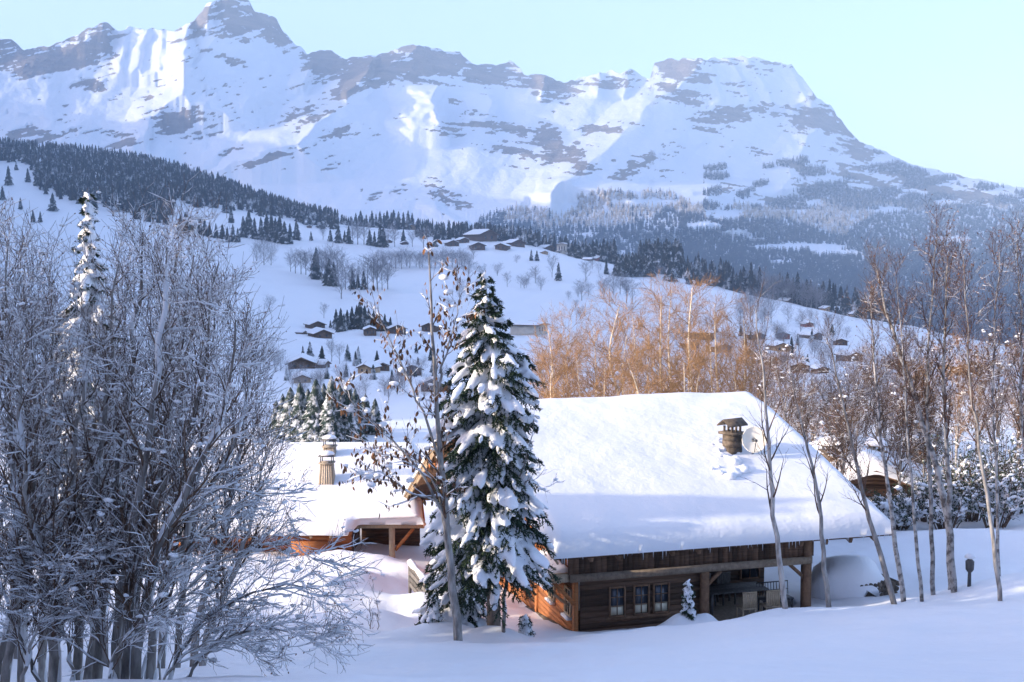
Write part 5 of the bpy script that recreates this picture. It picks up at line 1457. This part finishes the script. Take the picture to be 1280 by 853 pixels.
tips = np.concatenate([P1[:, 2:].reshape(-1, 3), P2.reshape(-1, 3)])
q = tips[rnd.integers(0, len(tips), 60)]; s = rnd.uniform(.03, .085, 60) * rnd.uniform(.6, 1.4, 60)
mb.scatter(*ICO2, q + np.array([0, 0, .04]), np.stack([s * 1.7, s, s * .7], -1), rotz(rnd.uniform(0, 6, 60)))
mb.build('snow_clumps', M['snow_fine'], o, True, base)
LV = np.array([(0, 0, 0), (.5, .35, .22), (0, .38, -.04), (-.5, .35, .22), (.42, .72, .2), (0, 1, 0), (-.42, .72, .2)], float); LFt = np.array([(0, 1, 2), (0, 2, 3), (1, 4, 2), (3, 2, 6), (4, 5, 2), (6, 2, 5)])
nl = 900; q = tips[rnd.integers(0, len(tips), nl)]; dd = unit(rnd.normal(0, .33, (nl, 3)) + np.array([0, 0, -1])); ln = rnd.uniform(.08, .19, nl)
MB().scatter(LV, LFt, q, np.stack([ln * .42, ln, ln * .42], -1), frames(dd, rnd.uniform(0, 6.3, nl)), rnd.random(nl)).build('brown_leaves', M['dry_leaf'], o, False, base)

# the thicket filling the left of the picture
rnd = RES(203)
TH = dict(n1=17, L1=1.15, n2=9, L2=.55, n3=5, L3=.24, ang=.6, up=.42, lumps=260, lump=(.012, .042), dots=1500, dotsize=.018, t0=.16, rmin=.0028)


def TS(path, D, D2=None): return stem(path, D, D2, rnd=rnd)


near_tree('thicket_tree', 'snow-plastered many-stemmed tree cut by the left picture edge', [TS([(4, 870), (17, 764), (16, 600), (12, 450), (5, 330)], 15.5, 16), TS([(-30, 880), (-40, 700), (-60, 500), (-70, 340)], 15.8, 15.5), TS([(-10, 875), (30, 690), (45, 520), (40, 400)], 16.2, 15.6), TS([(0, 870), (-14, 700), (-24, 520), (-20, 380)], 16.4)], rnd, r0=.062, **TH)
near_tree('thicket_tree', 'snow-plastered many-stemmed tree before the small sunlit spruce tip', [TS([(26, 880), (33, 725), (44, 668), (57, 567), (66, 420), (60, 330)], 16.2), TS([(61, 880), (77, 760), (88, 664), (94, 567), (104, 470), (112, 400)], 15.6, 15.2), TS([(45, 880), (66, 740), (70, 600), (78, 500), (84, 440)], 16.6, 17), TS([(70, 880), (60, 760), (36, 640), (22, 520), (26, 430)], 15.2, 14.8)], rnd, r0=.072, **TH)
near_tree('thicket_tree', 'snow-plastered many-stemmed tree with snow balls on its topmost twigs', [TS([(94, 880), (103, 742), (116, 633), (131, 537), (138, 440), (146, 330)], 15.4), TS([(118, 880), (131, 725), (144, 646), (150, 560), (168, 420), (178, 290)], 15.8), TS([(140, 880), (156, 720), (178, 600), (196, 450), (212, 310)], 15.1, 14.8), TS([(104, 880), (122, 780), (160, 640), (190, 540), (206, 420)], 16.4, 16.8)], rnd, r0=.082, **TH)
near_tree('thicket_tree', 'snow-plastered many-stemmed tree fanning out at the right of the thicket', [TS([(151, 880), (175, 690), (210, 594), (245, 515), (262, 420), (268, 330)], 14.9), TS([(165, 880), (192, 707), (225, 630), (262, 560), (288, 470), (298, 400)], 14.7, 14.4), TS([(180, 880), (205, 740), (240, 650), (275, 590), (305, 520), (316, 460)], 15, 15.4), TS([(150, 880), (185, 670), (215, 520), (232, 400), (240, 320)], 15.3)], rnd, r0=.072, **TH)
BK = dict(TH); BK.update(n1=20, L1=1.5, L2=.7, L3=.32, lumps=160, dots=1300, dotsize=.026, rmin=.004)
near_tree('thicket_tree', 'shadowy snow-flecked tree behind the stems at the left picture edge', [TS([(-20, 800), (-10, 600), (0, 440), (10, 300)], 22, 22.5), TS([(20, 800), (40, 620), (34, 460), (30, 330)], 22.4, 23), TS([(50, 800), (70, 640), (60, 500), (56, 400)], 21.6)], rnd, r0=.08, **BK)
near_tree('thicket_tree', 'shadowy snow-flecked tree behind the middle stems of the thicket', [TS([(130, 800), (140, 640), (150, 480), (160, 350)], 22, 22.5), TS([(150, 800), (180, 640), (200, 500), (222, 310)], 22.4, 23), TS([(120, 800), (110, 660), (122, 540), (118, 450)], 21.4)], rnd, r0=.08, **BK)
near_tree('thicket_tree', 'shadowy snow-flecked tree behind the right-hand stems of the thicket', [TS([(220, 810), (240, 660), (256, 500), (270, 390)], 21.6, 22), TS([(240, 810), (275, 680), (300, 560), (318, 430)], 21.2, 22), TS([(200, 810), (215, 640), (226, 500), (245, 380)], 22), TS([(250, 810), (290, 720), (318, 640), (332, 560)], 21)], rnd, r0=.075, **BK)
LO = dict(TH); LO.update(n1=13, L1=.85, n2=7, L2=.42, L3=.2, up=.12, lumps=160, t0=.25, dots=900)
near_tree('thicket_bush', 'low sweeping bush with bare twigs arching right over the snow', [TS([(200, 870), (250, 780), (320, 740), (390, 735), (430, 765)], 15.2, 14.8), TS([(190, 870), (240, 730), (300, 690), (365, 680), (410, 705)], 15.6), TS([(215, 870), (280, 800), (340, 785), (405, 805)], 15, 14.6), TS([(170, 870), (230, 700), (285, 640), (335, 615), (360, 630)], 15.8, 16.2)], rnd, r0=.03, cat='bush', **LO)
near_tree('thicket_bush', 'low tangle of snowy twigs round the feet of the thicket stems', [TS([(20, 890), (40, 800), (70, 740), (90, 690)], 14.6), TS([(60, 890), (30, 810), (10, 760), (-10, 700)], 14.8), TS([(120, 890), (150, 810), (190, 760), (215, 720)], 14.4), TS([(100, 890), (80, 800), (50, 740), (45, 700)], 15), TS([(180, 890), (230, 820), (270, 800), (310, 810)], 14.5), TS([(150, 890), (130, 800), (120, 740), (130, 690)], 14.7)], rnd, r0=.03, cat='bush', **LO)
sb = at_depth(112, 27.5)
spruce('small spruce whose snow-crusted tip catches the sun above the thicket', sb, P(109, 236, 27.5), RES(204), Rmax=1.25, nb=150, t_low=.25, trunk_r=.13, rprof=lambda t: np.interp(t, [.2, .6, .72, .80, .86, .92, 1], [1.3, 1.0, .78, .5, .30, .15, .04]), snow=1.7, twigs=8, voxel=.045)

# slim birches on the right
rnd = RES(205)
BI = dict(bark='birch', n2=8, L2=.62, n3=6, L3=.28, rmin=.0042, ang=.55, up=.5, lumps=0, snow=.5, cat='tree')
near_tree('slim_tree', 'slim bare tree standing in front of the porch with long upswept twigs', [stem([(984, 772), (975, 710), (967, 640), (962, 580), (957, 500), (950, 430), (945, 385)], 30.2, rnd=rnd)], rnd, r0=.085, n1=15, L1=2.0, t0=.32, **{**BI, 'n2': 4, 'n3': 2, 'bark': 'bark'})
near_tree('slim_tree', 'slim bare tree beside the right porch post bending left high up', [stem([(1038, 775), (1030, 705), (1023, 633), (1014, 576), (996, 506), (985, 455)], 30.8, rnd=rnd)], rnd, r0=.07, n1=11, L1=1.4, t0=.38, **{**BI, 'n2': 4, 'n3': 2, 'bark': 'bark'})
near_tree('slim_tree', 'leaning slim tree before the wood pile, its foot farthest left of the birch row', [stem([(1121, 762), (1095, 672), (1073, 594), (1049, 484), (1032, 420)], 30.5, rnd=rnd)], rnd, r0=.075, n1=11, L1=1.3, t0=.35, **{**BI, 'bark': 'bark'})
near_tree('slim_tree', 'straight slim tree rising from the right end of the wood pile heap', [stem([(1131, 760), (1112, 624), (1101, 545), (1095, 480), (1088, 370)], 31.5, rnd=rnd)], rnd, r0=.075, n1=12, L1=1.2, t0=.45, twig='twig', dots=320, **BI)
near_tree('slim_tree', 'thin dark tree close right of the straight slim tree', [stem([(1153, 755), (1141, 624), (1132, 502), (1126, 400), (1120, 350)], 31, rnd=rnd)], rnd, r0=.065, n1=12, L1=1.2, t0=.45, twig='red_twig', dots=400, **BI)
near_tree('slim_tree', 'upright dark-barked tree with its tallest reddish crown', [stem([(1168, 758), (1164, 646), (1160, 545), (1160, 450), (1166, 360), (1172, 292)], 31.6, rnd=rnd)], rnd, r0=.08, n1=17, L1=1.25, t0=.45, twig='red_twig', dots=840, **BI)
near_tree('birch_tree', 'pale thick birch leaning left across the upright dark trunks', [stem([(1189, 758), (1186, 660), (1172, 594), (1152, 525), (1128, 450), (1105, 375), (1095, 330)], 31.9, rnd=rnd)], rnd, r0=.115, n1=14, L1=1.2, t0=.5, twig='twig', dots=400, **BI)
near_tree('birch_tree', 'straight birch with snow-streaked bark right beside the leaning one', [stem([(1193, 757), (1187, 611), (1181, 502), (1181, 400), (1186, 315)], 31.4, rnd=rnd)], rnd, r0=.09, n1=16, L1=1.25, t0=.45, twig='red_twig', dots=840, **BI)
near_tree('slim_tree', 'dark slim trunk ending on the bare snow, nearest the right edge', [stem([(1251, 765), (1239, 655), (1222, 546), (1213, 480), (1208, 380), (1205, 320)], 29.8, rnd=rnd)], rnd, r0=.075, n1=15, L1=1.2, t0=.45, twig='red_twig', dots=760, **{**BI, 'bark': 'bark'})
near_tree('slim_tree', 'slim grey tree just behind the dark trunk nearest the right edge', [stem([(1249, 742), (1247, 633), (1241, 480), (1244, 390), (1250, 315)], 32.5, rnd=rnd)], rnd, r0=.075, n1=15, L1=1.3, t0=.42, twig='red_twig', dots=840, **BI)
near_tree('slim_tree', 'bushy reddish-topped tree cut by the right picture edge', [stem([(1290, 745), (1284, 620), (1275, 480), (1276, 380), (1270, 300)], 32.8, rnd=rnd), stem([(1300, 745), (1310, 600), (1300, 450), (1312, 330)], 33, rnd=rnd)], rnd, r0=.075, n1=16, L1=1.4, t0=.38, twig='red_twig', dots=1800, **BI)

# golden grove behind the large roof
rnd = RES(206)
GG = dict(bark='gold_bark', twig='gold_twig', snow=0, n1=20, n2=9, L2=1.05, n3=6, L3=.5, ang=.95, up=.22, t0=.2, rmin=.0105, sides=6, group='golden grove behind the large roof')
gl = [(692, 405, 80, 'far left golden tree of the grove, touching the tall spruce boughs'), (722, 392, 92, None), (770, 372, 78, 'golden tree with a crooked pale trunk left of the grove middle'), (800, 385, 95, None), (830, 362, 80, 'golden tree with a straight pale trunk at the middle of the grove'),
      (846, 355, 92, None), (877, 352, 80, 'tall golden tree with a bright trunk at the right of the grove'), (862, 368, 100, None), (905, 372, 84, 'golden tree beside the forked one, right end of the grove'), (930, 392, 82, 'thin golden tree next to the dark slim trunk above the roof ridge'), (748, 400, 100, None), (785, 410, 84, None), (708, 425, 98, None), (815, 405, 102, None), (895, 395, 98, None), (700, 442, 76, None), (765, 446, 76, None), (825, 443, 75, None), (885, 440, 76, None), (682, 452, 79, None), (735, 440, 74, None), (795, 442, 73, None), (855, 442, 73, None), (918, 446, 75, None), (945, 432, 82, None), (962, 446, 86, None)]
for (px, yt, D, lb) in gl:
    g_ = at_depth(px, D); yt = yt + 8; bend = rnd.normal(0, 7); top_ = P(px - 6 + rnd.normal(0, 5), yt, D + rnd.normal(0, 1)); pts = [g_, g_ * .6 + top_ * .4 + np.array([bend * .03, 0, 0]), g_ * .3 + top_ * .7 + np.array([bend * .05, 0, 0]), top_]
    if px == 770: pts[1][0] += .5; pts[2][0] -= .25
    near_tree('golden_tree', lb or 'golden leafless tree tangled among its neighbours deep in the grove', [spline(pts, 16)], rnd, r0=.17 if lb else .13, L1=2.9, L1f=lambda t: 3.1 * (1.15 - .7 * t), **GG)

# scrub behind the right-hand trunks
rnd = RES(207)
SC = dict(n1=13, n2=7, L2=.9, n3=5, L3=.4, ang=.6, up=.35, t0=.15, rmin=.0085, sides=6, lumps=40, lump=(.04, .10), snow=.6)
sl = [(985, 445, 62), (1005, 470, 70), (1040, 475, 84), (1060, 480, 78), (1085, 450, 82), (1110, 455, 86), (1135, 430, 76), (1160, 460, 74), (1200, 430, 70), (1225, 450, 80), (1250, 420, 66), (1280, 440, 72), (1020, 490, 90), (1100, 470, 92), (960, 450, 72), (1075, 440, 96), (1150, 440, 92), (1052, 520, 55), (1128, 500, 56), (1160, 520, 57)]
for (px, yt, D) in sl:
    g_ = at_depth(px, D)
    st2 = [spline([g_ - np.array([0, 0, .15]), g_ * .5 + P(px + k * 6, yt + 6 * abs(k), D) * .5 + rnd.normal(0, .12, 3), P(px + k * 16, yt + 9 * abs(k), D + k)], 12) for k in (-1, 0, 1)]
    gold_ = px > 1150 and D >= 70
    near_tree('scrub_tree', 'snow-flecked leafless tree in the tangled scrub behind the slim trunks' if not gold_ else 'tawny sunlit tree in the scrub at the right', st2, rnd, r0=.075, L1=1.6, twig='gold_twig' if gold_ else 'twig', dots=900 if gold_ else 600, dotsize=.09 if gold_ else .06, group='sunlit tawny scrub' if gold_ else 'scrub behind the slim trunks', **SC)


def snow_shrub(label, px, D, w_, h_, seed, group, kind='snowy_shrub'):
    rnd = RES(seed); b_ = at_depth(px, D); o = empty(kind, b_, 0, label, 'shrub', group)
    n = 26; a = rnd.uniform(0, 6.3, n); r_ = np.sqrt(rnd.random(n)) * .55
    t_ = np.stack([np.cos(a) * r_ * w_, np.sin(a) * r_ * w_ * .7, h_ * rnd.uniform(.55, 1.05, n) * (1 - .5 * r_ ** 2)], -1); s0 = t_ * np.array([.35, .35, 0])
    S = np.stack([b_ + s0 + (t_ - s0) * k + rnd.normal(0, .03, (n, 3)) * k for k in np.linspace(0, 1, 5)], 1); R0 = np.tile(np.linspace(.03, .008, 5), (n, 1))
    P1, R1 = grow(S, R0, 7, .2, 1, .8, .55, 4, rnd, .1, .15, .6, rmin=.006); P2, R2 = grow(P1, R1, 4, .2, 1, .8, .25, 3, rnd, 0, .15, .7, rmin=.005)
    mb = MB(); mb.tubes(S, R0, 4, .4); mb.tubes(P1, R1, 3, .4); mb.tubes(P2, R2, 3, .4); mb.build('twigs', M['twig'], o, True, b_)
    al = np.concatenate([P2[:, 1], P2[:, -1], P1[:, 2]]); nl = 2200; q = al[rnd.integers(0, len(al), nl)]; s = rnd.uniform(.05, .11, nl)
    MB().scatter(LEAFV, LEAFF, q, np.stack([s * .7, s, s], -1), frames(unit(rnd.normal(0, 1, (nl, 3))), rnd.uniform(0, 6, nl)), rnd.random(nl)).build('foliage', M['needle'], o, False, b_)
    mb = MB(); nb_ = 60; q = al[rnd.integers(0, len(al), nb_)]; s = rnd.uniform(.05, .12, nb_)
    mb.scatter(*ICO1, q + np.array([0, 0, .05]), np.stack([s * 1.3, s, s * .7], -1), rotz(rnd.uniform(0, 6, nb_))); branch_snow(mb, P1, R1, rnd, 2.2, .03, .9); branch_snow(mb, P2, R2, rnd, 1.6, .018, .5)
    sn = mb.build('snow_clumps', M['snow_fine'], o, True, b_)
    rm = sn.modifiers.new('melt', 'REMESH'); rm.mode = 'VOXEL'; rm.voxel_size = .06; rm.use_smooth_shade = True
    return o


for k, (px, D, w_, h_) in enumerate([(1062, 47, 2.2, 1.2), (1095, 48, 2.2, 1.1), (1130, 47, 2.2, 1.3), (1162, 49, 2.4, 1.9), (1190, 47, 2.4, 2.2), (1222, 49, 2.8, 2.6), (1250, 47, 2.4, 2.3), (1285, 50, 3.0, 2.8), (1200, 54, 3, 3.4), (1260, 55, 3, 3.6)]):
    snow_shrub('dark evergreen shrub buried in snow in the hedge below the rear chalet', px, D, w_, h_, 300 + k, 'snow-laden hedge behind the slim trunks')
# small conifers poking out of the snow
def sapling(label, px, D, H, seed, r=.3, group=None):
    b_ = at_depth(px, D); spruce(label, b_ - np.array([0, 0, .05]), b_ + np.array([0, 0, H]), RES(seed), Rmax=r, nb=26, t_low=.15, trunk_r=.02, snow=1.3, twigs=4, voxel=.03, group=group)


sapling('tiny snow-clad conifer poking up before the porch post', 864, 31.3, .95, 351, .16)
sapling('small snow-crusted conifer catching the sun left of the spruce foot', 541, 30.0, .7, 352, .22)
sapling('tiny half-buried conifer in the snow right of the spruce trunks', 657, 30.0, .6, 353, .22)
near_tree('bare_sapling', 'pair of thin bare stems standing in the snow left of the tall spruce', [stem([(464, 812), (463, 780), (460, 745)], 31, rnd=rnd), stem([(470, 812), (472, 770), (466, 725)], 31.2, rnd=rnd)], rnd, r0=.022, n1=7, L1=.4, n2=3, L2=.15, n3=2, L3=.08, lumps=12, lump=(.02, .05), cat='sapling')
spruce('dark snowy spruce filling the space between the tall spruce and the leafy trunk', at_depth(570, 31.5), P(566, 585, 31.5), RES(354), Rmax=1.3, nb=120, t_low=.1, trunk_r=.1, snow=1.1, twigs=10, rprof=lambda t: np.interp(t, [0, .3, .7, 1], [1.25, 1.15, .75, .1]))

# frosty conifers beyond the low chalet, and an added unseen row shading the foreground
for k, (px, yt, D) in enumerate([(352, 492, 112), (362, 484, 108), (374, 478, 105), (384, 486, 114), (394, 474, 104), (404, 479, 110), (414, 470, 103), (424, 480, 108), (434, 476, 104), (443, 486, 112), (344, 500, 116), (456, 492, 116), (468, 498, 112)]):
    con([(px, 0, yt)], 'snow-laced blue spruce in the thick stand right behind the low chalet', 'spruce stand behind the low chalet', CONN, D=D, fat=1.1)
rnd = RES(208)
for (x, y, H) in [(-27, 4, 16), (-30, 8, 17), (-26, 11, 15.5), (-31, 14, 16.5), (-27.5, 17, 13.5), (-32, 19.5, 13), (-24, 7, 14), (-34, 11, 18), (-29, 21.0, 11.5), (-35, 17, 15), (-25.5, 14.5, 14.5), (-36, 22.5, 12), (-28, 1, 16), (-22, 2, 15), (-33, 5, 17), (-30, 26.8, 12.6), (-34, 25.4, 13)]:
    z = float(ground_z(x, y)); o = empty('spruce_tree', (x, y, z), rnd.uniform(0, 6), 'tall snowy spruce added beyond the left edge of the view for shade', 'tree', 'shade spruces added left of the view')
    tm = CONN[int(rnd.integers(0, 2))]; o.scale = (H * .95, H * .95, H); link('crown', tm[0], o); link('trunk', tm[1], o)


# unseen wooded slope added behind the camera to darken the near shade
bx = np.linspace(-70, 70, 57); by = np.linspace(4.2, -70, 32); BXX, BYY = np.meshgrid(bx, by)
BZZ = -2.62 + (4.2 - BYY) * .16 + (fbm(BXX / 6, BYY / 6, 12, 3) - .5) * .8 * sstep(4, -4, BYY) - .02 * np.abs(BXX) * sstep(30, 70, np.abs(BXX))
g = MB(); idx = np.arange(BXX.size).reshape(BXX.shape)
g.add(np.stack([BXX, BYY, BZZ], -1), np.stack([idx[:-1, :-1], idx[1:, :-1], idx[1:, 1:], idx[:-1, 1:]], -1).reshape(-1, 4))
tag(g.build('snow_ground', M['snow'], smooth=True), 'unseen snowy bank added behind the viewpoint to block sky light', 'ground', kind='structure')
rnd = RES(209)
for k in range(46):
    a = math.radians(rnd.uniform(-168, -12)); r_ = rnd.uniform(10, 40); x, y = r_ * math.cos(a), r_ * math.sin(a) - 1
    z = -2.62 + (4.2 - y) * .16; H = rnd.uniform(13, 20); o = empty('spruce_tree', (x, y, z - .2), rnd.uniform(0, 6), 'tall spruce added behind the viewpoint to block sky light', 'tree', 'spruces added behind the viewpoint')
    tm = CONN[k % 2]; o.scale = (H * 1.1, H * 1.1, H); link('crown', tm[0], o); link('trunk', tm[1], o)
